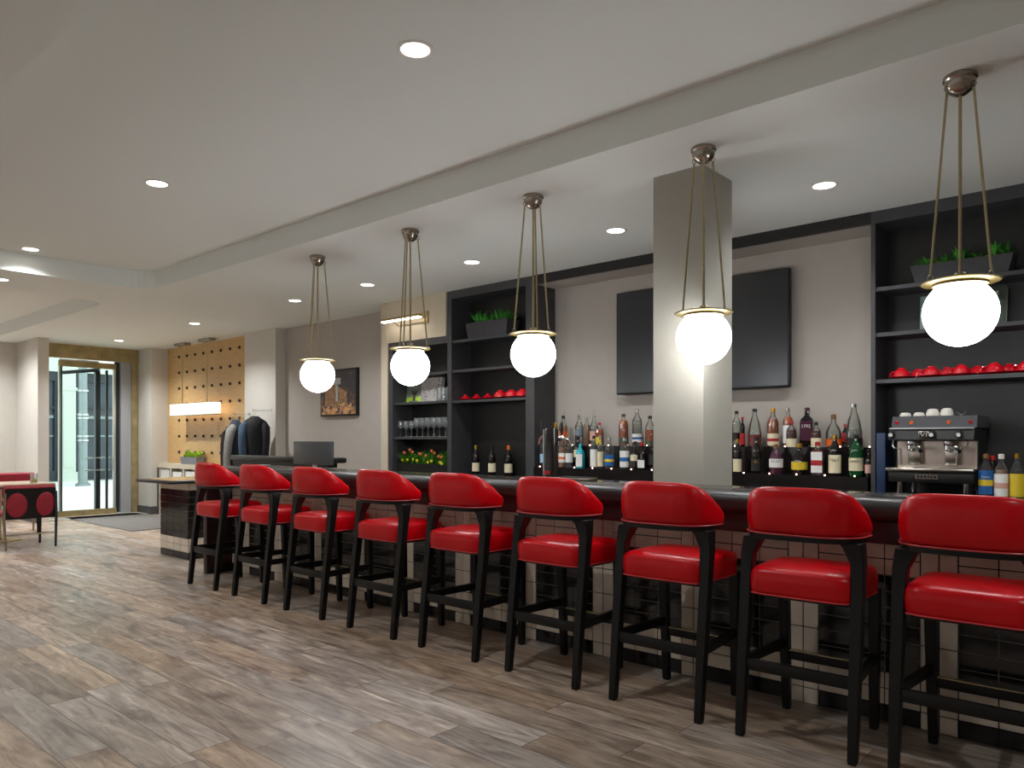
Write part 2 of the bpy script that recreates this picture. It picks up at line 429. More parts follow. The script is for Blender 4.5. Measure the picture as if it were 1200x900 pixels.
# outside
struct('ground_outside', MB().box(-34, -14.95, -2, 22, -.12, -.01), M['pave'])
fx = -27
bd = thing('building', 'pale green building with dark shop windows seen through the glass entrance door', 'building', (fx, 9, -.01))
b = MB(); b.box(-1.2, -.25, -9, 9, 0, 9); b.box(-.25, .02, -9, 9, 3.55, 4.2); b.box(-.25, 0, -9, 9, 4.2, 9)
b.build('wall', M['facade'], bd, False)
for y0, y1 in ((-.52, -.08), (-4.3, -3.7), (3.2, 3.8)):
    b = MB(); b.box(-.25, .12, y0, y1, 0, 3.55); b.box(.12, .17, y0-.04, y1+.04, 0, .3); b.box(.12, .15, y0-.04, y1+.04, 2.95, 3.05)
    b.box(.12, .14, y0+.08, y1-.08, .45, 2.8); b.build('pilaster', M['facade'], bd, False)
for y0, y1 in ((-3.7, -.52), (-.08, 3.2)):
    b = MB(); b.box(-.25, -.05, y0, y1, .05, .35)
    b.box(-.25, -.05, y0, y1, 3.25, 3.55)
    for yy in (y0, (y0+y1)/2-.06, y1-.12): b.box(-.25, -.08, yy, yy+.12, .35, 3.25)
    b.box(-.25, -.1, y0, y1, 2.35, 2.43)
    w = b.build('window', M['dkframe'], bd, False)
    MB().box(-.25, -.2, y0, y1, .35, 3.25).build('pane', M['dkwin'], w, False)
    MB().box(-.2, -.15, y0, y1, 2.05, 2.14).box(-.2, -.17, y0, y1, 1.45, 1.5).build('glazing_bar', M['pole'], w, False)
p = thing('street_pole', 'grey galvanised street pole with metal bands outside the glass entrance door', 'pole', (-24, 8.15, -.01))
MB().lathe([(.2, 0), (.2, .05), (.125, .1), (.12, 2.2), (.11, 4.5)], n=18).build('shaft', M['pole'], p)
for z in (1.3, 1.42, 1.95, 2.05, 2.75):
    MB().lathe([(.125, z), (.15, z+.01), (.15, z+.06), (.125, z+.07)], n=18).build('band', M['alu'], p)
# parked car, its rear half seen at the left of the door
cr = thing('car', 'silver car parked on the street behind the left pane of the entrance door', 'car', (-24.6, 5.0, -.01))
prof = [(-2.1, .45), (-2.1, .8), (-1.9, .95), (-1.1, 1.02), (-.55, 1.42), (.7, 1.46), (1.45, 1.1), (2.0, 1.0), (2.12, .75), (2.1, .35), (-1.9, .3)]
b = MB(); b.loft([[Vector((x_, y_, z_)) for y_, z_ in prof] for x_ in (-.85, .85)]); bo = b.build('body', M['car'], cr, False)
bm_ = bo.modifiers.new('bevel', 'BEVEL'); bm_.width = .08; bm_.segments = 3
b = MB(); b.box(.85, .856, -.5, .65, 1.05, 1.36); b.box(.85, .856, .72, 1.2, 1.05, 1.2); b.build('side_window', M['dkwin'], cr, False)
for y_ in (-1.3, 1.35):
    w = MB().cyl((.62, y_, .32), (.88, y_, .32), .32, n=24).build('wheel', M['tyre'], cr)
    MB().cyl((.88, y_, .32), (.89, y_, .32), .2, n=16).build('hubcap', M['alu'], w)
MB().box(.83, .87, 1.85, 2.05, .78, .92).build('tail_lamp', M['l_red'], cr, False)

m_ = MB().box(-14.25, -11.47, 4.54, 5.72, 0, .012, .004).build('entrance_mat', M['matf'])
tag(m_, 'dark grey ribbed entrance mat lying on the floor before the glass door', 'mat')

# ------------------------------------------------------------------ plywood wall
pw = thing('plywood_panel', 'birch plywood wall panelling with rows of dark pegs beside the entrance', 'wall panel', (-13.85, 6.15, 0))
b = MB()
xs0 = [0, .66, 1.9, 2.9, 3.01]
for i in range(3): b.box(xs0[i]+.003, xs0[i+1]-.003 if i < 2 else 3.01, -.022, 0, .93, 3.0)
b.build('board', M['plywood'], pw, False)
for j in range(7):
    b = MB()
    for i in range(8):
        xx = .48 + i*.303; zz = 2.826 - j*.2835
        b.cyl((xx, -.022, zz), (xx, -.045, zz), .026, .022, 10)
    b.build('peg_row', M['hole'], pw)
# low console with cubby holes under the panelling
lc = thing('display_cabinet', 'low cream cabinet with open cubby holes of paper under the plywood wall', 'cabinet', (-14.0+.15, 5.97, 0))
b = MB(); b.box(0, 2.65, -.02, .155, .84, .925); b.box(0, 2.65, .13, .155, 0, .84); b.box(0, 2.65, -.02, .13, 0, .14)
for i in range(6): b.box(i*.49, i*.49+.05, -.02, .13, .14, .84)
for zz in (.36, .6): b.box(0, 2.65, -.02, .13, zz, zz+.05)
b.build('carcass', M['cream'], lc, False)
MB().box(0, .05, -.035, -.02, 0, .84).build('end_strip', M['base'], lc, False)
for i in range(5):
    for k, zz in enumerate((.19, .41, .65)):
        bx_ = MB().box(.07+i*.49, .41+i*.49, 0, .12, zz-.05 if k == 0 else zz, zz+.13+.02*((i+k) % 3)).build('paper_stack', M['white'])
        bx_.location = (-13.85, 5.97, 0)
        tag(bx_, 'white paper stack in the %s cubby of column %s from the door, low cream cabinet' % (('bottom', 'middle', 'top')[k], ('one', 'two', 'three', 'four', 'five')[i]), 'paper', 'paper stacks in the low cabinet')

def planter(name, label, loc, L, D, H, taper, body, leaves, n, hgt, w, group=None, flowers=None, moss=False, rz=0, seed=1, lean=.06):
    random.seed(seed)
    t = thing(name, label, 'planter', loc, rz, group)
    b = MB(); T = .012
    lo = [Vector((sx*(L/2-taper), sy*(D/2-taper*.4), 0)) for sx, sy in ((-1, -1), (1, -1), (1, 1), (-1, 1))]
    hi = [Vector((sx*L/2, sy*D/2, H)) for sx, sy in ((-1, -1), (1, -1), (1, 1), (-1, 1))]
    hi2 = [Vector((sx*(L/2-T), sy*(D/2-T), H)) for sx, sy in ((-1, -1), (1, -1), (1, 1), (-1, 1))]
    lo2 = [Vector((sx*(L/2-T), sy*(D/2-T), H-.02)) for sx, sy in ((-1, -1), (1, -1), (1, 1), (-1, 1))]
    b.loft([lo, hi, hi2, lo2]); b.build('trough', body, t, False)
    if moss:
        b = MB()
        for k in range(46):
            b.sphere((random.uniform(-L/2+.03, L/2-.03), random.uniform(-D/2+.02, D/2-.02), H-.008), random.uniform(.01, .022), 6, 4)
        b.build('moss', M['moss'], t)
    b = MB()
    for k in range(n):
        # clumps
        cx = (-L/2+.04) + (L-.08)*random.random(); cy = random.uniform(-D/2+.03, D/2-.03)
        a0 = random.random()*6.28; hh = hgt*random.uniform(.55, 1.0)*(.75+.25*math.sin(cx*23+seed))
        for q in range(5):
            a = a0 + q*1.256 + random.uniform(-.3, .3)
            b.blade((cx, cy, H-.015), (math.cos(a), math.sin(a)), hh*random.uniform(.6, 1), w*random.uniform(.7, 1.2), lean*random.uniform(.3, 1.3))
    b.build('foliage', leaves, t, False)
    if flowers:
        for fm, cnt, z0, z1, name_ in flowers:
            for k in range(cnt):
                cx = -L/2+.05+(L-.1)*(k+.5)/cnt + random.uniform(-.02, .02); cy = -D/2 + random.uniform(-.03, .05); cz = H + random.uniform(z0, z1)
                b = MB()
                for q in range(6):
                    a = q*PI/3
                    b.sphere((cx+.011*math.cos(a), cy, cz+.011*math.sin(a)), .0095, 6, 4)
                b.sphere((cx, cy-.008, cz), .01, 6, 4)
                b.build(name_, fm, t)
    return t
planter('planter', 'grey zinc planter of lime green leaves on the ledge under the plywood wall', (-12.66, 6.02, .925), .62, .15, .125, .03, M['grey'], M['leafy'], 46, .16, .035, lean=.07, seed=3)

# linear pendant lamp
lp = thing('linear_pendant', 'long lit crystal box lamp on two rods before the plywood wall', 'lamp', (-12.33, 5.9, CH))
for x_ in (-.44, .44):
    MB().box(x_-.2, x_+.2, -.06, .06, -.045, 0, .01).build('canopy', M['nickel'], lp)
    MB().cyl((x_, 0, -.04), (x_, 0, -1.05), .008, n=8).build('rod', M['brass'], lp)
MB().box(-.79, .79, -.06, .06, -1.23, -1.05, .008).build('shade', M['lampglow'], lp)
MB().box(-.8, .8, -.065, .065, -1.245, -1.23).box(-.8, .8, -.065, .065, -1.05, -1.04).build('rim', M['alu'], lp, False)

# ------------------------------------------------------------------ coats
def coat(label, loc, rz, cloth, sleeve, wid, hgt, sl_side, sleeve2=None):
    t = thing('coat', label, 'coat', loc, rz, 'coats hanging by the plywood wall')
    b = MB(); rings = []
    for zz, w_, dd in ((0, .05, .045), (-.03, .09, .06), (-.07, .15, .085), (-.12, wid*.44, .11), (-.2, wid*.48, .125), (-.35, wid*.47, .13), (-.6, wid*.46, .125), (-hgt, wid*.5, .13)):
        rings.append([Vector((w_*math.cos(a)*(1+.03*math.sin(5*a)), dd*math.sin(a)*(1+.05*math.cos(4*a)), zz)) for a in [2*PI*k/20 for k in range(20)]])
    b.loft(rings); b.build('body', cloth, t, angle=70)
    for sx in (-1, 1):
        b = MB(); y_ = sl_side
        b.tube([(sx*wid*.36, 0, -.1), (sx*wid*.46, y_*.04, -.17), (sx*wid*.49, y_*.07, -.35), (sx*wid*.47, y_*.09, -.55), (sx*wid*.44, y_*.10, -hgt+.06)], [.05, .068, .062, .055, .048], 12)
        b.build('sleeve', sleeve if sx < 0 or not sleeve2 else sleeve2, t, angle=70)
    b = MB(); b.tube([(-.13, 0, -.085), (-.06, 0, -.03), (0, 0, .0), (.06, 0, -.03), (.13, 0, -.085)], .012, 8)
    pts = [(0, 0, -.01), (0, 0, .04)] + [(.022*math.sin(a), 0, .062-.022*math.cos(a)) for a in [k*PI/5 for k in range(1, 8)]]
    b.tube(pts, .004, 6); b.build('hanger', M['chrome'], t)
    return t
coat('navy quilted coat with grey sleeves hanging left of the black coat', (-10.68, 5.75, 1.65), -.65, M['navy'], M['navy'], .42, .95, -1, M['greycloth'])
coat('black quilted coat with slate blue sleeve hanging before the grey column', (-10.07, 5.72, 1.69), .9, M['blackcloth'], M['bluecloth'], .33, .9, -1, M['blackcloth'])
coat('dark brown coat hanging behind the navy coat near the plywood wall', (-11.13, 5.97, 1.60), .5, M['browncloth'], M['browncloth'], .26, .9, -1)
for (x_, y_, z_, w_) in ((-10.69, 5.75, 1.737, 'left'), (-10.07, 5.72, 1.777, 'right'), (-11.13, 5.97, 1.687, 'far')):
    wy = 6.128 if x_ < -10.84 else 5.985
    h_ = MB(); h_.cyl((0, wy-y_-.0, 0), (0, -.02, -.006), .006, n=8); h_.cyl((0, wy-y_, 0), (0, wy-y_-.012, 0), .022, n=12)
    h_.tube([(0, -.02, -.006), (0, -.035, .012)], .006, 8)
    o = h_.build('coat_hook', M['chrome'], None); o.location = (x_, y_, z_+.002)
    tag(o, {'left': 'chrome wall hook holding the navy coat', 'right': 'chrome wall hook holding the black coat', 'far': 'chrome wall hook holding the brown coat'}[w_], 'hook', 'coat hooks')

# ------------------------------------------------------------------ host desk, monitor
hd = thing('host_desk', 'black topped host desk standing behind the far end of the bar', 'desk', (-8.1, 5.0, 0))
MB().box(-1.2, 1.14, -.08, .08, 1.085, 1.145, .02).build('raised_top', M['rail'], hd)
MB().box(-1.15, .98, -.06, .06, 1.03, 1.085).build('apron', M['black'], hd, False)
for x_ in (-1.15, -.1, .95):
    MB().box(x_-.03, x_+.03, -.03, .03, .8, 1.02).build('post', M['dstile'], hd, False)
MB().box(-1.25, 1.1, -.35, .3, .74, .8, .01).build('worktop', M['stone'], hd)
MB().box(-1.2, 1.0, -.25, .25, 0, .74).build('base', M['cream'], hd, False)
mo = thing('monitor', 'dark grey computer monitor standing on the host desk', 'monitor', (-7.09, 4.72, .8))
MB().box(-.365, .365, -.015, .02, .275, .53, .006).build('screen', M['screen'], mo)
MB().box(-.03, .03, .015, .035, .01, .36).build('stand', M['alu'], mo, False)
MB().box(-.12, .12, -.08, .09, 0, .012, .004).build('foot', M['alu'], mo)
dd_ = thing('card_terminal', 'small device with lit pale blue display on the host desk', 'device', (-8.14, 4.73, .8))
MB().box(-.1, .1, -.05, .05, 0, .25, .01).build('body', M['grey'], dd_)
MB().box(-.09, .09, -.056, -.05, .17, .235).build('display', M['screenlit'], dd_, False)

# framed picture
fp = thing('framed_picture', 'black framed night photograph of a lit street building on the grey wall', 'picture', (-8.57, 6.15, 1.99))
MB().box(-.42, .42, -.045, 0, -.32, .32, .006).build('frame', M['tvf'], fp)
art = bpy.data.materials.new('night_street_print'); art.use_nodes = True; nt = art.node_tree
tc = nt.nodes.new('ShaderNodeTexCoord'); n1 = nt.nodes.new('ShaderNodeTexNoise'); n1.inputs['Scale'].default_value = 14; n1.inputs['Detail'].default_value = 6
sp = nt.nodes.new('ShaderNodeSeparateXYZ'); nt.links.new(tc.outputs['Object'], sp.inputs[0]); nt.links.new(tc.outputs['Object'], n1.inputs['Vector'])
mr = nt.nodes.new('ShaderNodeMapRange'); mr.inputs['From Min'].default_value = .02; mr.inputs['From Max'].default_value = -.3
mr.inputs['To Min'].default_value = 0; mr.inputs['To Max'].default_value = .3
nt.links.new(sp.outputs['Z'], mr.inputs[0])
ad = nt.nodes.new('ShaderNodeMath'); nt.links.new(n1.outputs['Fac'], ad.inputs[0]); nt.links.new(mr.outputs[0], ad.inputs[1])
cr_ = nt.nodes.new('ShaderNodeValToRGB'); e = cr_.color_ramp.elements
e[0].position = .5; e[0].color = lin('#34323a'); e[1].position = .86; e[1].color = lin('#d9a06a'); k = e.new(.66); k.color = lin('#5a4034')
nt.links.new(ad.outputs[0], cr_.inputs[0]); nt.links.new(cr_.outputs[0], nt.nodes['Principled BSDF'].inputs['Base Color'])
nt.nodes['Principled BSDF'].inputs['Roughness'].default_value = .35
MB().box(-.395, .395, -.048, -.045, -.295, .295).build('print', art, fp, False)
bk = mat('print_building', '#96704e', .5, var=.5, vscale=28)
b = MB(); b.loft([[Vector((x_, y_, z_)) for x_, z_ in ((-.3, -.18), (-.3, .05), (-.1, .14), (.02, .08), (.2, .0), (.2, -.18))] for y_ in (-.0495, -.048)]); b.build('printed_building', bk, fp, False)
MB().box(-.14, .06, -.051, -.048, .11, .2).build('printed_sign', mat('print_sign', '#a8a6a0', .5), fp, False)
MB().box(-.045, -.005, -.051, -.048, -.12, .1).build('printed_strip', mat('print_strip', '#a9bfc2', .5), fp, False)
random.seed(4)
b = MB()
for k in range(26):
    x_ = random.uniform(-.36, .34); z_ = random.uniform(-.24, -.15); s_ = random.uniform(.006, .022); b.box(x_-s_, x_+s_, -.0505, -.048, z_-s_*.6, z_+s_*.6)
b.build('printed_lights', mat('print_lights', '#e2b58a', .5), fp, False)

# picture light on the cream boxing
pl = thing('picture_light', 'slim brass wall light with lit tube on the cream panel', 'wall light', (-6.72, 5.80, 2.75))
MB().box(.22, .32, -.02, 0, -.07, .07, .004).build('back_plate', M['brassd'], pl)
b = MB(); b.tube([(.27, -.02, .0), (.27, -.1, .0)], .01, 8); b.tube([(.27, -.02, -.05), (-.2, -.02, -.05), (-.2, -.1, -.01)], .006, 8)
b.build('arm', M['brass'], pl)
MB().box(-.38, .3, -.14, -.08, .0, .03, .006).build('hood', M['brassd'], pl)
MB().box(-.37, .29, -.135, -.085, -.014, .0).build('tube', M['ledbar'], pl, False)

# ------------------------------------------------------------------ tv
tv = thing('television', 'large black flat television on the back wall partly behind the pale column', 'television', (-3.185, 6.15, 2.262))
MB().box(-.833, .833, -.1, -.045, -.484, .484, .006).build('casing', M['tvf'], tv)
MB().box(-.822, .822, -.102, -.1, -.47, .475).build('screen', M['tv'], tv, False)
MB().box(-.3, .3, -.045, 0, -.25, .25).build('wall_mount', M['dstile'], tv, False)

# ------------------------------------------------------------------ shelving
BC = .965     # back counter height
SF = 5.81     # face of the shelving
def shelves(t, x0, x1, zs):
    for z in zs: MB().box(x0, x1, SF+.012, 6.12, z-.028, z).build('shelf', M['blackedge'], t, False)
su = thing('shelf_unit', 'black built-in shelving with wine glasses, planters and red cups left of the bottles', 'shelving')
MB().box(-7.13, -7.05, SF-.005, 6.14, BC, 2.51).box(-7.05, -6.1, SF-.005, 6.14, 2.43, 2.51).box(-6.1, -6.035, SF-.005, 6.14, BC, CH).box(-6.035, -4.95, SF-.005, 6.14, 2.912, CH).box(-4.95, -4.836, SF-.005, 6.14, BC, CH).build('frame', M['blackedge'], su, False)
MB().box(-7.05, -6.1, 6.12, 6.14, BC, 2.43).box(-6.035, -4.95, 6.12, 6.14, BC, 2.912).build('back_panel', M['black'], su, False)
shelves(su, -7.05, -6.1, (2.12, 1.79, 1.38)); shelves(su, -6.035, -4.95, (2.45, 2.12, 1.783))
sr = thing('shelf_unit', 'black built-in shelving around the espresso machine right of the bottles', 'shelving')
MB().box(-1.66, -1.63, SF-.005, 6.14, BC, CH).box(-1.63, 1.5, SF-.005, 6.14, 2.912, CH).box(1.5, 1.6, SF-.005, 6.14, BC, CH).build('frame', M['blackedge'], sr, False)
MB().box(-1.63, 1.5, 6.12, 6.14, BC, 2.912).build('back_panel', M['black'], sr, False)
shelves(sr, -1.63, 1.5, (2.45, 2.12, 1.783))

# back counter
bc = thing('back_counter', 'dark stone back counter running under the bottles and shelves', 'counter')
MB().box(-7.13, 1.6, 5.42, 6.14, BC-.04, BC, .006).build('worktop', M['stone'], bc)
MB().box(-7.1, 1.58, 5.47, 6.14, .1, BC-.04).box(-7.1, 1.58, 5.52, 6.14, 0, .1).build('cabinet', M['black'], bc, False)

# tiered bottle display
td = thing('bottle_step', 'two tier black bottle step with tiny lights on the back counter', 'display stand', (-3.25, 6.14, BC))
T1, T2 = BC+.111, BC+.325
MB().box(-1.575, 1.575, -.36, -.17, 0, .111).box(-1.575, 1.575, -.17, -.002, 0, .325).build('steps', M['tilek'], td, False)
b = MB()
for k in range(9): b.box(-1.575+.35*k, -1.572+.35*k, -.362, -.36, .05, .06)
for k in range(15):
    for (y_, z_) in ((-.352, .111), (-.164, .325)):
        xx = -1.5 + k*.213 + (.05 if z_ > .2 else 0)
        MB().sphere((xx, y_, z_+.005), .005, 8, 5).build('bulb', M['led'], td)
b.bm.free()

# ------------------------------------------------------------------ bottles
BPROF = {
 'wine':   (.038, [(.9, 0), (1, .006), (1, .19), (.85, .215), (.42, .235), (.38, .25), (.36, .295)], .05),
 'spirit': (.041, [(.9, 0), (1, .006), (1, .175), (.9, .2), (.45, .235), (.36, .25), (.33, .285)], .03),
 'tall':   (.037, [(.9, 0), (1, .006), (1, .2), (.92, .22), (.5, .245), (.38, .255), (.35, .3)], .025),
 'squat':  (.055, [(.9, 0), (1, .01), (1, .12), (.85, .15), (.4, .175), (.33, .19), (.3, .215)], .03),
 'round':  (.056, [(.6, 0), (.75, .008), (1, .06), (.97, .11), (.7, .15), (.35, .175), (.28, .2), (.27, .235)], .035),
 'cone':   (.05,  [(.9, 0), (1, .006), (1, .1), (.75, .17), (.4, .225), (.32, .24), (.3, .275)], .022),
 'square': (.038, [(.95, 0), (1, .006), (1, .15), (.9, .17), (.42, .19), (.36, .2), (.34, .235)], .025),
}
def bottle(label, x, y, z, kind, gl, liq, lab, cap, sc=1.0, fill=.8, txt=None, txm='ink', lz=(.05, .14), band=None, pourer=False, rad=1.0, group='bottles on the lower step', lab2=None):
    R, P, ch = BPROF[kind]; R *= rad*sc
    t = thing('bottle', label, 'bottle', (x, y, z), math.atan2(-x, y)*(.45 if kind == 'square' else .8), group)
    sq = 6 if kind == 'square' else 0
    P2 = [(r*R, h*sc) for r, h in P]; top = P2[-1][1]
    g = MB().lathe(P2, n=20, sq=sq).build('glass', M[gl], t)
    if liq:
        fh = fill*P[3 if len(P) > 7 else 2][1]*sc + (.02 if fill >= 1 else 0)
        lp_ = [(max(0.001, r*R-.003), max(.006, h*sc)) for r, h in P if h*sc < fh]
        lp_.append((lp_[-1][0], fh))
        MB().lathe(lp_, n=20, sq=sq).build('liquid', M[liq], t)
    if lab:
        b_ = MB(); rr = R+.0012
        if sq: b_.box(-R*.86, R*.86, -R-.0015, -R+.004, lz[0]*sc, lz[1]*sc)
        else: b_.lathe([(rr, lz[0]*sc), (rr, lz[1]*sc)], n=12, a0=PI*1.0, a1=PI*2.0)
        b_.build('label', M[lab], t)
        if lab2:
            b_ = MB(); h0 = lz[0]*sc+(lz[1]-lz[0])*sc*.35; h1 = lz[0]*sc+(lz[1]-lz[0])*sc*.6
            if sq: b_.box(-R*.87, R*.87, -R-.0025, -R+.004, h0, h1)
            else: b_.lathe([(rr+.001, h0), (rr+.001, h1)], n=12, a0=PI*1.0, a1=PI*2.0)
            b_.build('label_stripe', M[lab2], t)
        if txt:
            text(txt, R*1.9/max(3, len(txt))*1.5, 'label_text', M[txm], t, (0, -R-.0022, (lz[0]+.72*(lz[1]-lz[0]))*sc), bend=None if sq else R)
    rn = P2[-1][0]
    if cap:
        MB().lathe([(rn+.002, top-ch*sc*.75), (rn+.004, top-ch*sc*.7), (rn+.004, top+.006), (rn*.6, top+.01)], n=12).build('cap', M[cap], t)
    if pourer:
        b_ = MB(); b_.lathe([(rn+.003, top-.004), (rn+.003, top+.008), (rn*.7, top+.01)], n=10); b_.tube([(0, 0, top+.008), (0, 0, top+.03), (.008, -.004, top+.055), (.013, -.006, top+.066)], [.006, .0045, .0035, .003], 8)
        b_.build('pourer', M['chrome'], t)
    return t
Y1, Y2 = 5.865, 6.045
G1, G2 = 'bottles on the lower step', 'bottles on the upper step'
GL, GR = ' left of the pale column', ' right of the pale column'
# left of the column, lower step
bottle('clear bottle with pale blue label, lower step far left beside the beer tower', -4.765, Y1, T1, 'tall', 'bglass', 'clearliq', 'l_lblue', 'capr', lz=(.04, .13))
bottle('clear gin bottle with white label directly right of the beer tower', -4.528, Y1, T1, 'spirit', 'bglass', 'pink', 'l_white', 'chrome', rad=.9, fill=1, lab2='l_orange', pourer=True)
bottle('clear bottle with narrow white label, second right of the beer tower', -4.444, Y1, T1, 'spirit', 'bglass', 'clearliq', 'l_white', 'chrome', rad=.85)
bottle('black bottle with cream label standing just behind the turquoise bottle', -4.372, Y1+.05, T1, 'spirit', 'darkglass', None, 'l_cream', 'capk', sc=1.03, lz=(.10, .17))
bottle('turquoise square bottle with tall white label', -4.295, Y1-.02, T1, 'square', 'cyan', None, 'l_white', 'cyan', rad=1.0, sc=.95, lz=(.015, .14))
bottle('clear bottle with tall white printed label right of the turquoise bottle', -4.150, Y1, T1, 'tall', 'bglass', 'clearliq', 'l_white', 'capk', lz=(.015, .18), rad=.9)
bottle('slim clear bottle with cream label left of the blue and yellow label', -4.075, Y1, T1, 'tall', 'bglass', 'clearliq', 'l_cream', 'chrome', lz=(.02, .16), rad=.8)
bottle('clear bottle with blue and yellow label on the lower step', -3.974, Y1, T1, 'spirit', 'bglass', 'clearliq', 'l_blue', 'chrome', lz=(.03, .13), lab2='l_yellow', rad=1.1)
bottle('clear bottle with white label and blue lettering left of the column', -3.805, Y1, T1, 'spirit', 'bglass', 'clearliq', 'l_white', 'chrome', lz=(.02, .17), lab2='l_blue', rad=1.05)
bottle('dark brown bottle with cream shoulder label near the column', -3.69, Y1, T1, 'cone', 'darkglass', None, 'l_cream', 'capk', lz=(.09, .15), sc=.9)
bottle('red topped whisky bottle with square white label near the column', -3.60, Y1-.03, T1, 'square', 'darkglass', None, 'l_white', 'capr', lz=(.02, .09), sc=1.0, band='r', rad=.95)
bottle('dark brown bottle on the lower step next to the pale column', -3.505, Y1, T1, 'squat', 'darkglass', None, 'l_black', 'capk', rad=.8)
# left, upper step
bottle('clear bottle with tall black pourer above the beer tower', -4.655, Y2, T2, 'spirit', 'bglass', 'pink', 'l_orange', 'capk', fill=1, pourer=True, group=G2, sc=1.03)
bottle('clear bottle with grey label and pourer on the upper step', -4.456, Y2, T2, 'spirit', 'bglass', 'clearliq', 'l_grey', None, fill=1, pourer=True, group=G2, lz=(.1, .16), sc=1.02)
bottle('pink bottle without pourer right of the grey labelled bottle', -4.362, Y2, T2, 'tall', 'bglass', 'pink', None, 'chrome', fill=1, group=G2, sc=.9)
bottle('pale bottle with red label half hidden behind the yellow labelled one', -4.275, Y2, T2, 'spirit', 'bglass', 'clearliq', 'l_pink', None, pourer=True, fill=1, group=G2)
bottle('amber bottle with yellow label and red stopper on the upper step', -4.18, Y2-.04, T2, 'square', 'bglass', 'amber', 'l_yellow', 'capr', fill=1, group=G2, lz=(.01, .09), sc=.92)
bottle('large amber whiskey bottle with black stopper on the upper step', -3.934, Y2, T2, 'tall', 'bglass', 'amber', 'l_green', 'capk', fill=1.12, group=G2, lz=(.02, .08), sc=.98, rad=1.25)
bottle('tall clear vodka bottle with white and blue label on the upper step', -3.783, Y2, T2, 'tall', 'bglass', 'clearliq', 'l_white', 'chrome', fill=1, group=G2, lz=(.03, .1), sc=1.12, rad=1.1, lab2='l_blue')
bottle('amber bottle with dark label and tall pourer beside the column', -3.645, Y2, T2, 'spirit', 'bglass', 'amber', 'l_green', 'capk', fill=.9, group=G2, lz=(.0, .05), sc=.95, rad=1.15)
bottle('clear pourer bottle just left of the pale column, upper step', -3.52, Y2, T2, 'tall', 'bglass', 'clearliq', 'l_cream', None, fill=1, pourer=True, group=G2)
# right, lower step
bottle('dark slim bottle with cream label just right of the column', -2.71, Y1, T1, 'spirit', 'darkglass', 'ambd', 'l_cream', 'bandn', lz=(.01, .12), rad=.85, sc=.95)
bottle('black bottle with orange neck foil right of the column', -2.545, Y1, T1, 'spirit', 'darkglass', None, 'l_black', 'capk', lz=(.02, .12), txt='40', txm='bandn')
bottle('purple bottle with green and white lettered label', -2.385, Y1, T1, 'squat', 'purple', None, 'l_white', 'cork', lz=(.05, .115), txt='BULLEIT', rad=.9, sc=1.05)
bottle('round dark red bottle with yellow shield label', -2.20, Y1, T1, 'round', 'darkglass', None, 'l_yellow', 'bandn', lz=(.04, .1), sc=1.0, rad=1.05)
bottle('square brown bottle with two white labels', -2.06, Y1, T1, 'square', 'bglass', 'ambd', 'l_white', 'capr', fill=1.1, lz=(.02, .17), lab2='l_red', sc=1.05, rad=1.15)
bottle('black bottle with gold foil neck and cream label', -1.933, Y1, T1, 'spirit', 'darkglass', None, 'l_cream', 'bandn', lz=(.02, .15), txt='No1', rad=1.0, sc=1.05)
bottle('green whiskey bottle with large cream label', -1.78, Y1, T1, 'spirit', 'greenglass', None, 'l_cream', 'capk', lz=(.04, .13), txt='JAMESON', txm='ink', rad=1.12, sc=1.06, lab2=None)
bottle('small dark bottle with pink label against the right shelving', -1.690, Y1-.01, T1, 'squat', 'darkglass', None, 'l_pink', 'capk', lz=(.03, .1), rad=.48, sc=.9)
# right, upper step
bottle('clear bottle with dark cap and black label just right of the column', -2.80, Y2, T2, 'tall', 'bglass', 'clearliq', 'l_black', 'capk', fill=1, group=G2, sc=.98, lz=(.05, .12))
bottle('red bottle partly behind the first clear bottle, right of the column', -2.725, Y2-.05, T2, 'tall', 'darkglass', 'ruby', 'l_red', 'capr', fill=1, group=G2, sc=.8, lz=(.02, .14), rad=.7)
bottle('cone shaped clear bottle with red liquor at the bottom', -2.64, Y2, T2, 'cone', 'bglass', 'ruby', None, 'capk', fill=.9, group=G2, sc=1.12)
bottle('amber bottle with gold neck and red and cream label', -2.484, Y2, T2, 'spirit', 'bglass', 'amber', 'l_cream', 'bandn', fill=1.08, group=G2, lz=(.01, .1), lab2='l_red', sc=1.08)
bottle('amber bottle with white label and white neck band', -2.36, Y2, T2, 'tall', 'bglass', 'amber', 'l_white', 'chrome', fill=1.08, group=G2, lz=(.03, .17), sc=1.02)
bottle('red waxed bottle with cream label in front of the white labelled one', -2.305, Y2-.07, T2-.0, 'squat', 'bglass', 'ambd', 'l_cream', 'capr', fill=1, group=G2, lz=(.0, .07), rad=.75, sc=.95)
bottle('dark bottle with purple stopper lettered in white on the upper step', -2.206, Y2, T2, 'square', 'darkglass', None, 'purple', 'purple', group=G2, lz=(.04, .16), txt='1792', txm='inkw', sc=1.3)
bottle('squat bottle with cream square label and black cap, upper step', -2.11, Y2-.07, T2, 'squat', 'bglass', 'ambd', 'l_cream', 'capk', fill=1, group=G2, lz=(.0, .08), rad=.78, sc=.88)
bottle('round flask with orange slanted label and wooden stopper', -2.002, Y2, T2, 'round', 'bglass', 'honey', 'l_orange', 'cork', fill=.6, group=G2, lz=(.01, .06), sc=1.05)
bottle('red liquor bottle left of the tall clear one, upper step', -1.925, Y2+.03, T2, 'squat', 'darkglass', 'ruby', 'l_red', 'capr', group=G2, fill=1, rad=.5, sc=.8)
bottle('tall clear bottle with black slanted label and steel collar', -1.850, Y2, T2, 'cone', 'bglass', 'clearliq', 'l_black', 'chrome', fill=1, group=G2, lz=(.01, .06), sc=1.18)
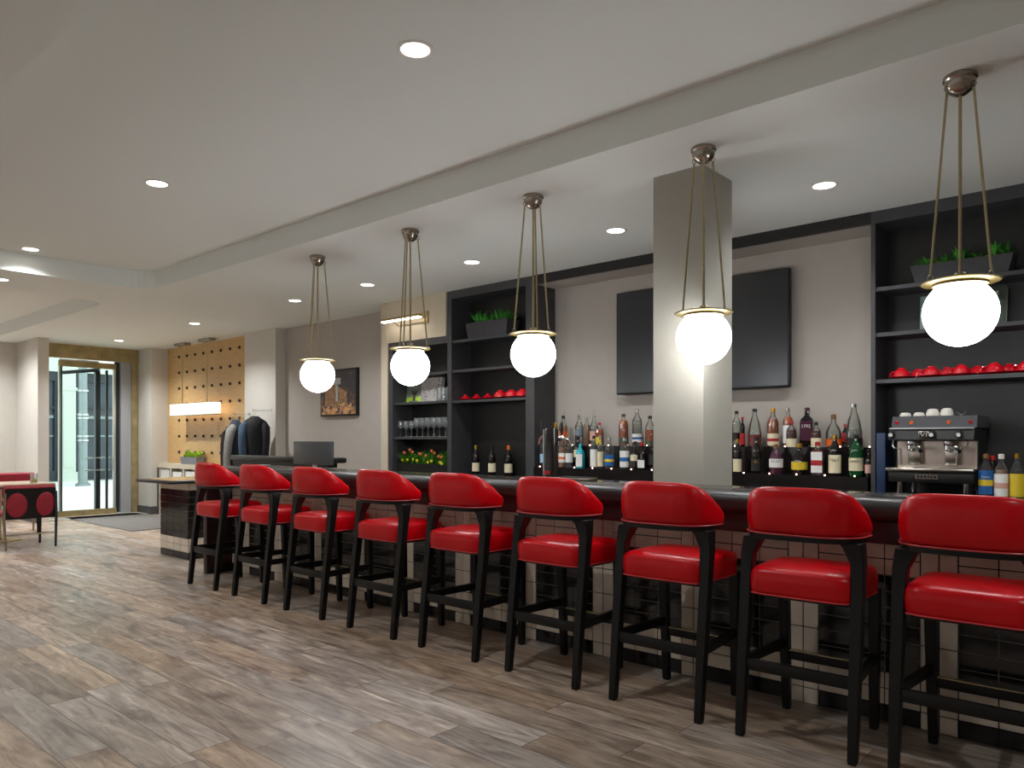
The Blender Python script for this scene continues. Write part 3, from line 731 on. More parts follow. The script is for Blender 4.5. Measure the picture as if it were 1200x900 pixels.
bottle('red labelled slim bottle against the right shelving, upper step', -1.70, Y2, T2, 'tall', 'bglass', 'ruby', 'l_red', 'bandn', fill=.9, group=G2, sc=.85, rad=.8)

# wine bottles in the left shelving
for x_, lab_, s_, lb in ((-5.828, 'l_cream', 1.06, 'dark wine bottle with gold neck, leftmost on the counter under the red cups'),
                 (-5.582, 'l_cream', 1.06, 'dark wine bottle, middle of three under the red cups'),
                 (-5.339, 'l_cream', 1.06, 'dark wine bottle with orange foil, rightmost under the red cups'),
                 (-5.42, 'l_white', 1.0, 'white wine bottle half hidden behind the orange foil bottle')):
    bottle(lb, x_, 5.98 if lab_ != 'l_white' else 6.06, BC, 'wine', 'darkglass', None, lab_, 'bandn' if 'gold' in lb else 'l_orange' if 'orange foil, r' in lb else 'capk', sc=s_, lz=(.03, .12), group='wine bottles on the back counter')
# syrups beside the espresso machine
GS = 'syrup bottles beside the espresso machine'
bottle('syrup bottle with blue and yellow label beside the espresso machine', -.905, 5.56, BC, 'spirit', 'bglass', 'ambd', 'l_blue', 'cork', lz=(.04, .19), lab2='l_yellow', txt='Torani', txm='inkw', fill=1, sc=1.0, rad=.98, group=GS)
bottle('syrup bottle with white and brown label and white cap', -.822, 5.56, BC, 'spirit', 'bglass', 'pink', 'l_white', 'whitecup', lz=(.03, .17), fill=1, sc=1.0, rad=.92, lab2='l_pink', group=GS)
bottle('syrup bottle with yellow label and gold cap, rightmost', -.738, 5.56, BC, 'spirit', 'bglass', 'clearliq', 'l_yellow', 'bandn', lz=(.03, .17), fill=1, sc=1.02, rad=.95, group=GS)
bottle('small dark bottle behind the blue labelled syrup', -.975, 5.76, BC, 'spirit', 'darkglass', None, 'l_black', 'capk', group=GS, sc=.95)
bottle('dark bottle with pink neck behind the syrup bottles', -.90, 5.76, BC, 'spirit', 'darkglass', None, 'l_red', 'capr', group=GS, sc=.95)

# ------------------------------------------------------------------ glasses, cups, books
def wine_glass():
    t = thing('wine_glass', 'clear wine glass standing in the front row on the lower left shelf', 'glass', group='wine glasses on the shelf')
    MB().lathe([(.004, .002), (.032, 0), (.033, .003), (.006, .009), (.0035, .02), (.0035, .085), (.01, .095)], n=16).build('stem', M['glass'], t)
    MB().lathe([(.004, .088), (.022, .1), (.035, .125), (.037, .15), (.031, .2), (.0298, .2), (.0355, .15), (.0335, .126), (.021, .103), (.003, .092)], n=16, cap=False).build('bowl', M['glass'], t)
    return t
wg = wine_glass(); first = True
for row, (y_, n_, x0, lab_) in enumerate(((5.89, 9, -7.0, 'clear wine glass standing in the front row on the lower left shelf'), (6.0, 9, -6.93, 'clear wine glass standing in the back row on the lower left shelf'))):
    for k in range(n_):
        o = wg if first else copy_tree(wg); first = False
        o.location = (x0 + k*.098, y_, 1.38); o['label'] = lab_; o.rotation_euler.z = k
        s_ = .95 if k < 3 else 1.12; o.scale = (s_, s_, s_)
tb = thing('tumbler', 'clear tumbler beside the books on the upper left shelf', 'glass', group='tumblers on the shelf')
MB().lathe([(.03, 0), (.034, .15), (.0315, .15), (.028, .012), (.001, .012)], n=16, cap=False).build('wall', M['glass'], tb)
MB().lathe([(.028, .002), (.029, .02), (.001, .021)], n=16).build('base', M['bglass'], tb)
k = 0
for y_ in (5.88, 5.98):
    for x_ in (-6.31, -6.235, -6.155):
        o = tb if k == 0 else copy_tree(tb); k += 1
        o.location = (x_ , y_, 1.79)

def book(label, loc, w, h, th, cover, rz, extra=None, lean=.12):
    t = thing('book', label, 'book', loc, rz, 'books on the shelves'); t.rotation_euler.x = -lean
    MB().box(-w/2, w/2, -th, -th+.003, 0, h).box(-w/2, w/2, -.003, 0, 0, h).box(-w/2, -w/2+.003, -th, 0, 0, h).build('cover', cover, t, False)
    MB().box(-w/2+.004, w/2-.004, -th+.003, -.003, .004, h-.004).build('pages', M['whitecup'], t, False)
    if extra: extra(t, w, h, th)
    return t
treec = mat('tree_cover', '#7b8377', .45, var=.3, vscale=20)
def tree_cover(t, w, h, th):
    b = MB(); y = -th-.001
    b.tube([(0, y, .03), (.005, y, .08), (-.005, y, .1)], [.02, .012, .008], 6)
    for dx in (-.09, -.05, .0, .05, .09): b.tube([(0, y, .08), (dx*.5, y, .13), (dx, y, .165)], [.008, .005, .002], 5)
    b.build('printed_tree', M['hole'], t)
    b = MB()
    for dx, dz, r in ((-.11, .03, .035), (.1, .03, .04), (.06, .045, .03), (-.06, .035, .03)): b.lathe([(r, 0), (.001, .001)], (0, 0, 0), 14, cap=False); 
    b.bm.free()
    for dx, dz, r in ((-.11, .035, .03), (.1, .04, .036), (.045, .05, .028), (-.055, .045, .028)):
        o = MB().cyl((dx, -th-.002, dz), (dx, -th, dz), r, n=16).build('printed_foliage', M['leafy'], t)
book('book with a green tree on its cover leaning on the upper left shelf', (-6.9, 6.04, 1.791), .34, .235, .03, treec, 0, tree_cover)
citym = mat('pale_map_cover', '#a9a4a2', .45, var=.35, vscale=35)
def map_cover(t, w, h, th):
    random.seed(11); b = MB(); y = -th
    for k in range(26):
        x_ = random.uniform(-w/2+.01, w/2-.06); z_ = random.uniform(.01, h-.06)
        if random.random() < .5: b.box(x_, x_+random.uniform(.02, .06), y-.001, y, z_, z_+.005)
        else: b.box(x_, x_+.005, y-.001, y, z_, z_+random.uniform(.02, .06))
    b.build('printed_lines', M['ink'], t, False)
book('pale grey book with map-like cover on the upper left shelf', (-6.55, 6.0, 1.791), .35, .285, .04, citym, 0, map_cover)
book('thick book with pale teal cover edge behind the nearest globe, left one', (-1.25, 6.05, 2.121), .28, .26, .035, mat('teal_cover', '#8fa3a3', .4, var=.2, vscale=20), .1)
gk = book('dark green book standing behind the nearest globe lamp, right one', (-.975, 6.05, 2.121), .24, .27, .05, mat('dark_green_cover', '#2c3a2e', .4, var=.35, vscale=18), -.15,
     lambda t, w, h, th: text('THE', .04, 'cover_text', M['inkw'], t, (.04, -th-.002, h-.05)))

def red_cup(label, loc, rz, group, cup=True, s=1.0, name='cup_and_saucer'):
    t = thing('cup_and_saucer', label, 'cup', loc, rz, group); t.scale = (s, s, s)
    MB().lathe([(.03, 0), (.055, .006), (.088, .016), (.09, .019), (.055, .011), (.001, .009)], n=28).build('saucer', M['redcup'], t)
    if cup:
        MB().lathe([(.054, .011), (.056, .016), (.053, .04), (.042, .062), (.03, .072), (.024, .074), (.022, .082), (.019, .082), (.001, .078)], n=28).build('cup', M['redcup'], t)
        MB().tube([(-.05, 0, .022), (-.072, 0, .024), (-.08, 0, .04), (-.068, 0, .055), (-.044, 0, .058)], .0055, 8).build('handle', M['redcup'], t)
    else:
        MB().lathe([(.075, .018), (.05, .032), (.03, .045), (.022, .05), (.018, .066), (.001, .067)], n=28).build('inverted_saucer', M['redcup'], t)
    return t
GC = 'red cups on the right shelf'; words = ['leftmost', 'second from the left', 'middle', 'fourth from the left', 'fifth from the left']
for k, x_ in enumerate((-1.485, -1.292, -1.108, -.913, -.735)):
    red_cup('glossy red cup upside down on its saucer, %s in the front row' % words[k], (x_, 5.915, 1.783), .4*k % .5-.2, GC)
for k, x_ in enumerate((-1.4, -1.215, -1.03, -.845)):
    red_cup('glossy red cup upside down on its saucer, %s in the back row' % words[k], (x_, 6.03, 1.783), .2, GC, s=.95)
GC = 'red cups on the left shelf'
for k, x_ in enumerate((-5.939, -5.766, -5.599)):
    red_cup('red inverted saucer stack, %s of three on the left shelving' % ('leftmost', 'middle', 'rightmost')[k], (x_, 5.93, 1.783), 0, GC, False)
for k, x_ in enumerate((-5.41, -5.252, -5.10)):
    c_ = red_cup('red cup upside down, %s of three cups on the left shelving' % ('leftmost', 'middle', 'rightmost')[k], (x_, 5.93, 1.783), 0, GC, True, 1.15)

planter('planter', 'dark grey trough with spiky green plants on the top shelf, left shelving', (-5.56, 5.96, 2.45), .62, .2, .175, .03, M['dkgrey'], M['leaf'], 60, .19, .022, moss=True, seed=5, lean=.09)
planter('planter', 'long dark grey trough with green plants behind the nearest globe lamp', (-1.11, 5.97, 2.45), .62, .2, .13, .035, M['dkgrey'], M['leaf'], 52, .14, .022, moss=True, seed=9, lean=.08)
planter('planter', 'low dark trough of orange and yellow flowers under the wine glasses', (-6.58, 5.95, BC), .9, .2, .1, .01, M['black'], M['leafd'], 190, .23, .024, seed=12, lean=.1,
        flowers=[(M['orange'], 11, .08, .16, 'orange_flower'), (M['yellow'], 9, -.01, .05, 'yellow_flower')])

# ------------------------------------------------------------------ espresso machine
em = thing('espresso_machine', 'two group black and steel espresso machine on the back counter', 'coffee machine', (-1.212, 5.5, BC))
W = .25
MB().box(-W, W, .0, .46, .1, .175, .008).build('lower_body', M['black'], em)
MB().box(-W-.01, W+.005, -.03, .16, .175, .195, .004).build('drip_tray', M['steel'], em)
MB().box(-W+.02, W-.005, .15, .16, .195, .375).build('splashback', M['steel'], em, False)
MB().box(-W+.01, W, .16, .46, .175, .38).build('rear_body', M['black'], em, False)
b = MB(); b.loft([[Vector((x_, y_, z_)) for y_, z_ in ((.02, .375), (.0, .385), (.03, .455), (.45, .455), (.45, .375))] for x_ in (-W, W)]); b.build('group_housing', M['black'], em, False)
MB().box(-W, W, .02, .035, .455, .463).build('trim_strip', M['alu'], em, False)
b = MB(); b.loft([[Vector((x_, y_, z_)) for y_, z_ in ((.04, .463), (.07, .54), (.45, .54), (.45, .463))] for x_ in (-W+.01, W+.01)]); b.build('cup_warmer', M['dkgrey'], em, False)
for x_, m_ in ((-W+.04, M['l_red']), (-.12, M['l_orange']), (.1, M['l_orange']), (.225, M['l_red'])):
    MB().cyl((x_, .06, .5), (x_, .045, .497), .012, n=12).build('indicator_button', m_, em)
for x_ in (-W+.02, .015, .17):
    kn = MB().cyl((x_, .02, .42), (x_, -.025, .415), .021, .018, 16).build('knob', M['capk'], em)
    MB().cyl((x_, -.025, .415), (x_, -.028, .4148), .013, n=14).build('knob_cap', M['white'], kn)
MB().box(-.065, -.005, .0, .016, .395, .44, .003).build('badge', M['nickel'], em)
b = MB(); b.box(-.06, -.01, -.002, 0, .4, .435); b.build('badge_face', M['ink'], em, False)
b = MB(); b.tube([(-.052, -.004, .43), (-.04, -.004, .405), (-.028, -.004, .43)], .002, 6); b.tube([(-.018, -.004, .405), (-.018, -.004, .43)], .002, 6); b.build('badge_mark', M['inkw'], em)
for x_ in (-.12, .1):
    g = MB().lathe([(.03, .375), (.032, .36), (.03, .345), (.02, .34)], (x_, .06, 0), 18).build('group_head', M['chrome'], em)
    MB().lathe([(.026, .345), (.028, .32), (.014, .305)], (x_, .06, 0), 16).build('portafilter', M['chrome'], g)
    MB().tube([(x_+.02, .04, .33), (x_+.06, -.04, .325), (x_+.09, -.10, .31)], [.008, .011, .013], 10).build('portafilter_handle', M['capk'], g)
    MB().box(x_-.03, x_+.045, .08, .15, .215, .345, .004).build('group_panel', M['steel'], em)
for x_, s_ in ((-W+.03, 1), (W-.03, -1)):
    MB().tube([(x_, .01, .385), (x_, -.015, .34), (x_+s_*.02, -.025, .325), (x_+s_*.055, -.03, .32), (x_+s_*.06, -.035, .22)], .005, 8).build('steam_wand', M['chrome'], em)
MB().box(-.085, .05, -.004, 0, .125, .155).build('name_plate', M['nickel'], em, False)
b = MB()
for k in range(6): b.box(-.072+k*.02, -.06+k*.02, -.006, -.004, .132, .148)
b.build('name_marks', M['ink'], em, False)
for x_ in (-.19, .2):
    for y_ in (.05, .4): MB().lathe([(.016, 0), (.02, .01), (.016, .1)], (x_, y_, 0), 12).build('foot', M['steel'], em)
def wcup(x_, y_, r_, h_, lb):
    t = MB().lathe([(r_*.8, 0), (r_, .004), (r_*1.02, h_*.35), (r_*.8, h_*.85), (r_*.5, h_), (.001, h_-.003)], n=20).build('cup', M['whitecup'], None)
    t.location = (x_, y_, BC+.54); tag(t, lb, 'cup', 'white cups on the espresso machine')
wcup(-1.40, 5.68, .036, .03, 'low white cup upside down on the espresso machine, leftmost')
wcup(-1.315, 5.68, .036, .03, 'low white cup upside down on the espresso machine, second')
wcup(-1.232, 5.68, .04, .052, 'tall white cup upside down on the espresso machine, third')
wcup(-1.148, 5.68, .04, .054, 'tall white cup upside down on the espresso machine, rightmost')
o = MB(); o.tube([(-.03, 0, .03), (-.012, 0, .014), (0, 0, .008), (.012, 0, .014), (.03, 0, .034)], [.003, .005, .007, .005, .003], 8); o.lathe([(.014, 0), (.006, .008)], n=12)
o = o.build('milk_spoon', M['chrome'], None); o.location = (-1.06, 5.66, BC+.54); tag(o, 'small curved chrome spoon on top of the espresso machine', 'spoon')
o = MB().box(-.03, .03, -.11, .11, 0, .43, .004).build('blue_folder', mat('navy_card', '#1f3557', .5), None); o.location = (-1.575, 5.85, BC)
tag(o, 'tall navy blue folder standing left of the espresso machine', 'folder')

# ------------------------------------------------------------------ the bar
BX0, BX1 = -7.28, 1.3
bar = thing('bar_counter', 'long bar with black padded rail and cream and black tiled front', 'bar')
tf = MB(); u = .0775; bz = .08; G = .003
tf.mi = 2; tf.box(BX0, BX1, 3.887, 4.12, 0, .97)
x = -.8935
while x > BX0: x -= .62
def put(x0, x1, z0, z1, dark):
    x0, x1 = max(x0, BX0), min(x1, BX1)
    if x1-x0 > .012: tf.mi = 1 if dark else 0; tf.box(x0+G, x1-G, 3.88, 3.893, z0+G, z1-G)
while x < BX1:
    for k in range(2):
        put(x+k*u, x+(k+1)*u, 0, bz, False)
        for j in range(5): put(x+k*u, x+(k+1)*u, bz+j*2*u, bz+(j+1)*2*u, False)
    p0, p1 = max(x+2*u, BX0), min(x+8*u, BX1)
    if p1 > p0: tf.mi = 3; tf.box(p0, p1, 3.8855, 3.89, bz+2*u, bz+8*u)
    for k in range(3):
        x0 = x+2*u+k*2*u
        put(x0, x0+2*u, 0, bz, True)
        for j in range(10): put(x0, x0+2*u, bz+j*u, bz+(j+1)*u, 2 <= j < 8)
    x += .62
tf.build('tiled_front', [M['tilec'], M['tilek'], M['grout'], M['groutl']], bar, False)
MB().box(BX0-.07, BX1, 3.72, 3.9, .868, .975, .006).build('apron', M['maroon'], bar)
# padded front rail: D-shaped section run along the bar
b = MB()
sec = [(3.90, .975), (3.66, .975), (3.64, .982), (3.627, 1.0), (3.622, 1.025), (3.627, 1.052), (3.64, 1.07), (3.665, 1.081), (3.70, 1.0835), (3.72, 1.08), (3.72, 1.04), (3.90, 1.04)]
b.loft([[Vector((x_, y_, z_)) for y_, z_ in sec] for x_ in (BX0-.1, BX1)]); b.build('padded_rail', M['rail'], bar)
MB().box(BX0-.1, BX1, 3.72, 4.134, 1.04, 1.08, .004).build('top', M['stone'], bar)
MB().box(BX0-.07, BX0+.0, 3.61, 3.96, 0, .975, .004).build('end_panel', M['maroon'], bar)
MB().box(BX0-.02, BX0+.04, 3.9, 4.12, 0, .95).build('end_face', M['tilec'], bar, False)

# low accessible table at the far end
lt = thing('low_bar_table', 'low black edged table on a black and cream tiled pier near the entrance', 'table', (-8.63, 0, 0))
tf = MB(); tf.mi = 2; tf.box(-.345, .345, 3.895, 4.62, 0, .86)
rows = [(0, .08, 1), (.08, .1575, 0), (.1575, .235, 0)] + [(.235+k*.0775, .3125+k*.0775, 1) for k in range(7)] + [(.7775, .858, 0)]
for z0, z1, dk in rows:
    tf.mi = dk
    n_ = 4; w_ = .7/n_
    for k in range(n_): tf.box(-.35+k*w_+G, -.35+(k+1)*w_-G, 3.888, 3.90, z0+G, z1-G)
    for k in range(4): tf.box(.34, .352, 3.9+k*.18+G, 3.9+(k+1)*.18-G, z0+G, z1-G)
tf.build('tiled_pier', [M['tilec'], M['tilek'], M['groutl']], lt, False)
MB().box(-.44, .42, 3.64, 4.75, .858, .895, .012).build('top_edge', M['rail'], lt)
MB().box(-.37, .36, 3.70, 4.70, .893, .898).build('top_inlay', mat('honey_wood_inlay', '#b8975c', .22, var=.2, vscale=5, stretch=(1, 6, 1)), lt, False)

# beer tower
bt = thing('beer_tower', 'black cylindrical beer tower with tap handles on the bar', 'beer tower', (-3.235, 4.07, 1.08))
MB().lathe([(.055, 0), (.055, .012), (.046, .018), (.046, .335), (.043, .345), (.001, .347)], n=28).build('column', M['tilek'], bt)
MB().box(-.052, -.044, -.03, .0, .02, .34).build('steel_strip', M['alu'], bt, False)
for x_, y_ in ((-.075, -.01), (.05, .05), (-.01, .06)):
    b = MB(); b.tube([(x_*.5, y_*.5, .29), (x_, y_, .29), (x_*1.25, y_*1.25, .27), (x_*1.35, y_*1.35, .235)], [.012, .011, .009, .008], 10); f_ = b.build('tap', M['chrome'], bt)
    MB().tube([(x_, y_, .295), (x_, y_, .33), (x_, y_, .39)], [.006, .011, .009], 10).build('tap_handle', M['capk'] if x_ != -.01 else M['bandn'], f_)
b = MB(); b.tube([(.03, .02, .27), (.1, .02, .275), (.14, .015, .265), (.165, .01, .225)], [.012, .012, .01, .008], 10); b.build('tap', M['chrome'], bt)
MB().box(-.03, .02, -.05, -.045, .03, .055).build('badge', M['l_red'], bt, False)
dt = thing('drip_tray', 'flat steel drip tray on the bar right of the beer tower', 'tray', (-2.99, 4.03, 1.08))
MB().box(-.13, .13, -.06, .06, 0, .018, .003).build('pan', M['steel'], dt)
b = MB()
for k in range(12): b.box(-.12+k*.02, -.112+k*.02, -.052, .052, .018, .021)
b.build('grille', M['dstile'], dt, False)

# ------------------------------------------------------------------ bar stools
def make_stool():
    t = thing('bar_stool', '', 'bar stool', group='red bar stools along the bar')
    # legs
    for sx in (-1, 1):
        b = MB(); rings = []
        # rear leg: raked forward, flared at the top where it meets the back rail
        for z, y, w, dd, xo in ((0, -.235, .034, .036, 0), (.02, -.233, .038, .040, 0), (.34, -.20, .046, .046, 0), (.7, -.155, .05, .052, 0), (.82, -.14, .056, .058, -.003), (.885, -.13, .078, .075, -.022), (.908, -.127, .09, .09, -.033)):
            cx = sx*(.243+xo)
            rings.append([Vector((cx+q[0]*w/2, y+q[1]*dd/2, z)) for q in ((-1, -1), (1, -1), (1, 1), (-1, 1))])
        b.loft(rings); o = b.build('rear_leg', M['blackwood'], t, True, angle=25)
        bv = o.modifiers.new('b', 'BEVEL'); bv.width = .004; bv.segments = 2; bv.limit_method = 'ANGLE'
        b = MB(); rings = []
        for z, y, w, dd in ((0, .245, .034, .034), (.02, .244, .038, .038), (.35, .235, .045, .045), (.66, .225, .05, .05)):
            cx = sx*(.204 + .012*z)
            rings.append([Vector((cx+q[0]*w/2, y+q[1]*dd/2, z)) for q in ((-1, -1), (1, -1), (1, 1), (-1, 1))])
        b.loft(rings); o = b.build('front_leg', M['blackwood'], t, True, angle=25)
        bv = o.modifiers.new('b', 'BEVEL'); bv.width = .004; bv.segments = 2; bv.limit_method = 'ANGLE'
        # side stretcher
        b = MB(); b.loft([[Vector((sx*(xx)+q[0]*.011, y, .335+q[1]*.022)) for q in ((-1, -1), (1, -1), (1, 1), (-1, 1))] for xx, y in ((.243, -.19), (.209, .225))])
        b.build('side_stretcher', M['blackwood'], t, False)
    MB().box(-.23, .23, -.217, -.193, .3, .352, .003).build('rear_stretcher', M['blackwood'], t)
    fr = MB().box(-.2, .2, .225, .252, .255, .3, .003).build('footrest', M['blackwood'], t)
    MB().box(-.185, .185, .222, .255, .299, .303).build('brass_strip', M['brass'], fr, False)
    # seat frame + cushion
    MB().box(-.2, .2, -.16, .21, .63, .657, .004).build('seat_frame', M['blackwood'], t)
    b = MB(); rings = []
    def srect(hx, hy, cy, z, p=7, n=40, tp=0):
        R = []
        for k in range(n):
            a = 2*PI*k/n; ca, sa = math.cos(a), math.sin(a)
            q = (abs(ca)**p + abs(sa)**p) ** (-1/p)
            yy = q*sa*hy
            R.append(Vector((q*ca*hx*(1-tp*yy/hy*.5), cy+yy, z)))
        return R
    for z, g in ((.645, -.008), (.649, -.001), (.67, .003), (.71, .005), (.742, .003), (.757, -.004), (.766, -.016), (.772, -.04), (.776, -.1), (.778, -.2)):
        rings.append(srect(.229+g, .223+g, .022, z, p=9 if g > -.05 else 5, tp=-.04))
    b.loft(rings); b.build('seat', M['red'], t, angle=60)
    pts = srect(.231, .225, .022, .651, p=9, tp=-.04)
    b = MB(); b.tube(pts+[pts[0]], .0035, 6, False); b.build('seat_piping', M['piping'], t)
    # wrap-round back
    path = []
    hw, yb, yt = .257, -.245, -.012
    # right wing tip -> around the back -> left wing tip; superellipse half
    NS = 44
    for i in range(NS+1):
        a = PI*(i/NS)                 # 0..PI
        ca, sa = math.cos(a), math.sin(a)
        p = 3.1
        q = (abs(ca)**p + abs(sa)**p) ** (-1/p)
        path.append((q*ca*hw, yt - q*sa*(yt-yb)))
    def topz(y):
        q = min(1, max(0, (y-yb)/(yt-yb)))
        return 1.14 - .135*q**1.5
    def ring(i, th, zb, grow=0):
        x, y = path[i]
        x0, y0 = path[max(0, i-1)]; x1, y1 = path[min(NS, i+1)]
        tx, ty = x1-x0, y1-y0; l = math.hypot(tx, ty); nx, ny = -ty/l, tx/l   # outward?
        if nx*x + ny*(y-.1) < 0: nx, ny = -nx, -ny
        zt = topz(y)
        zt -= .006*(abs(x)/.262)**3
        h = zt-zb; tt = th*(.55+.45*min(1, h/.15)); R = []
        n = 16
        for k in range(n):
            a = 2*PI*k/n; ca, sa = math.cos(a), math.sin(a); p = 3.4
            q = (abs(ca)**p + abs(sa)**p) ** (-1/p)
            off = -tt/2 + q*ca*tt/2 + grow*ca
            bulge = .006*math.cos(sa*1.4)
            R.append(Vector((x+nx*(off+bulge), y+ny*(off+bulge), zb+h/2 + q*sa*(h/2+grow))))
        return R
    b = MB(); rings = [ring(i, .052, .928) for i in range(NS+1)]
    # rounded wing ends
    def cap_ring(R, f, push):
        c = sum(R, Vector())/len(R); return [c + (v-c)*f + Vector((0, push, 0)) for v in R]
    rings = [cap_ring(rings[0], .5, .016), cap_ring(rings[0], .8, .013), cap_ring(rings[0], .95, .006)] + rings + [cap_ring(rings[-1], .95, .006), cap_ring(rings[-1], .8, .013), cap_ring(rings[-1], .5, .016)]
    b.loft(rings); b.build('backrest', M['red'], t, angle=75)
    # welt at the bottom edge, and the dark rail below it
    pts = []
    for i in range(NS+1):
        x, y = path[i]; pts.append((x*1.012, y*1.012-.001, .932))
    MB().tube(pts, .0035, 6).build('back_piping', M['piping'], t)
    b = MB(); rings = []
    for i in range(3, NS-2):
        x, y = path[i]; l = math.hypot(x, y-.1); nx, ny = x/l, (y-.1)/l
        rings.append([Vector((x-nx*o_, y-ny*o_, z)) for o_, z in ((.004, .905), (.004, .93), (.044, .93), (.044, .905))])
    b.loft(rings); b.build('back_rail', M['blackwood'], t)
    return t
SL = [
 (-6.665, 'bar stool farthest from the camera, beside the low tiled table'),
 (-5.846, 'second red bar stool from the low tiled table'),
 (-5.03, 'third red bar stool from the low tiled table, before the monitor'),
 (-4.20, 'fourth red bar stool from the low tiled table, under the second pendant lamp'),
 (-3.43, 'middle red bar stool of the row, before the wine bottles'),
 (-2.672, 'fourth red bar stool from the right edge, before the beer tower'),
 (-1.945, 'third red bar stool from the right edge, before the pale column'),
 (-1.255, 'second red bar stool from the right edge, before the right bottles'),
 (-.605, 'nearest red bar stool, cut by the right edge, before the espresso machine')]
st = make_stool()
random.seed(2)
for k, (x_, lb) in enumerate(SL):
    o = st if k == 0 else copy_tree(st)
    o.location = (x_, 3.5, 0); o['label'] = lb
    o.rotation_euler.z = math.radians((0, 0, 0, 0, 0, 0, 0, 1.5, 0)[k])

# ------------------------------------------------------------------ globe pendants
def make_pendant():
    t = thing('pendant_lamp', '', 'pendant lamp', group='globe pendant lamps over the bar')
    # origin at the ceiling
    MB().lathe([(.066, 0), (.07, -.006), (.07, -.02), (.064, -.026), (.062, -.045), (.05, -.07), (.028, -.086), (.012, -.092), (.001, -.093)], n=28).build('canopy', M['nickel'], t)
    MB().cyl((0, 0, -.09), (0, 0, -.914), .0075, n=10).build('stem', M['brass'], t)
    for k in range(3):
        a = k*2*PI/3
        ca, sa = math.cos(a), math.sin(a)
        r0, r1 = .06, .135
        r_ = MB(); r_.cyl((r0*ca, r0*sa, -.075), (r1*ca, r1*sa, -.912), .0058, n=8)
        r_ = r_.build('rod', M['brass'], t)
        for rr, zz in ((r0, -.06), (r1, -.919)):
            b = MB()
            pts = [(rr*ca + .011*math.cos(q)*ca, rr*sa + .011*math.cos(q)*sa, zz + .013*math.sin(q)) for q in [2*PI*i/10 for i in range(11)]]
            b.tube(pts, .0025, 6, False)
            b.build('link', M['nickel'], r_)
    # brass plate
    MB().lathe([(.001, -.905), (.03, -.907), (.13, -.914), (.158, -.917), (.163, -.921), (.158, -.925), (.12, -.926), (.112, -.928), (.112, -.938), (.001, -.938)], (0, 0, -.014), n=48).build('plate', M['plate'], t)
    MB().lathe([(.02, -.88), (.024, -.885), (.024, -.902), (.02, -.906)], (0, 0, -.014), n=16).build('collar', M['brass'], t)
    R_ = .1525; pr = []
    for q in range(25):
        a = -PI/2 + (PI/2 + math.asin(.8))*q/24; pr.append((max(R_*math.cos(a), 1e-4), R_*math.sin(a)-1.074))
    MB().lathe(pr, n=40).build('globe', M['globe'], t)
    return t
PL = [(-.735, 'nearest and largest globe pendant lamp, before the right shelving', 3.866),
      (-2.003, 'globe pendant lamp hanging before the pale column', 1.0),
      (-3.258, 'globe pendant lamp hanging before the red cups of the left shelving', 4.15),
      (-4.52, 'globe pendant lamp hanging before the slim wall light and books', 1.0),
      (-5.785, 'farthest globe pendant lamp, hanging before the framed picture', 1.05)]
pd = make_pendant()
for k, (x_, lb, a) in enumerate(PL):
    o = pd if k == 0 else copy_tree(pd)
    o.location = (x_, 3.9, CH); o.rotation_euler.z = a; o['label'] = lb

# ------------------------------------------------------------------ downlights, plus added unseen fill spots
def spot(x, y, z, e):
    l = bpy.data.lights.new('downlight_and_fill_lamp', 'SPOT'); l.energy = e; l.spot_size = math.radians(140); l.spot_blend = .9; l.shadow_soft_size = .05; l.color = (.955, .985, 1)
    o = bpy.data.objects.new('downlight_and_fill_lamp', l); C.objects.link(o); o.location = (x, y, z); return o
DL = [(-2.688, 2.35, 1, 'large recessed downlight in the raised ceiling, nearest the camera'),
      (-5.483, 2.35, 1, 'recessed downlight in the middle of the raised ceiling'),
      (-8.284, 2.35, 1, 'recessed downlight at the far end of the raised ceiling'),
      (-9.062, 2.3, 0, 'recessed downlight between the two raised ceilings, at the left edge'),
      (-13.195, 5.03, 0, 'recessed downlight nearest the glass entrance door'),
      (-10.446, 5.0, 0, 'recessed downlight before the plywood wall'),
      (-7.836, 4.97, 0, 'recessed downlight left of the farthest pendant'),
      (-6.454, 4.97, 0, 'recessed downlight between the two farthest pendants'),
      (-4.905, 4.98, 0, 'recessed downlight between second and third pendants from the door'),
      (-3.312, 4.98, 0, 'recessed downlight left of the pale column'),
      (-1.711, 4.99, 0, 'recessed downlight right of the pale column'),
      (-.1, 4.99, 0, None), (.9, 2.35, 1, None), (-2.7, -1.2, 0, None), (-5.5, -1.2, 0, None), (-8.3, -1.2, 0, None), (.2, -1.2, 0, None), (-11.9, 2.3, 1, None), (-13.5, 1.6, 1, None), (-13.9, 3.1, 1, None), (-11.9, -1.2, 0, None)]  # unlabelled entries: unseen spots without fixtures, added to brighten the room
for x_, y_, hi, lb in DL:
    z_ = CH + (.19 if hi else 0)
    if lb:
        t = thing('downlight', lb, 'ceiling light', (x_, y_, z_), 0, 'recessed ceiling downlights')
        MB().lathe([(.088, 0), (.088, -.004), (.072, -.007), (.066, -.003), (.066, 0)], n=32, cap=False).build('trim_ring', M['white'], t)
        MB().lathe([(.001, -.004), (.066, -.004), (.066, -.001), (.001, -.001)], n=32).build('lens', M['lamp'], t)
    spot(x_, y_, z_-.012, 78 if x_ > -7 else 70 if x_ > -8.5 and hi else 115 if x_ > -9.5 else 235 if x_ < -12.5 else 200)

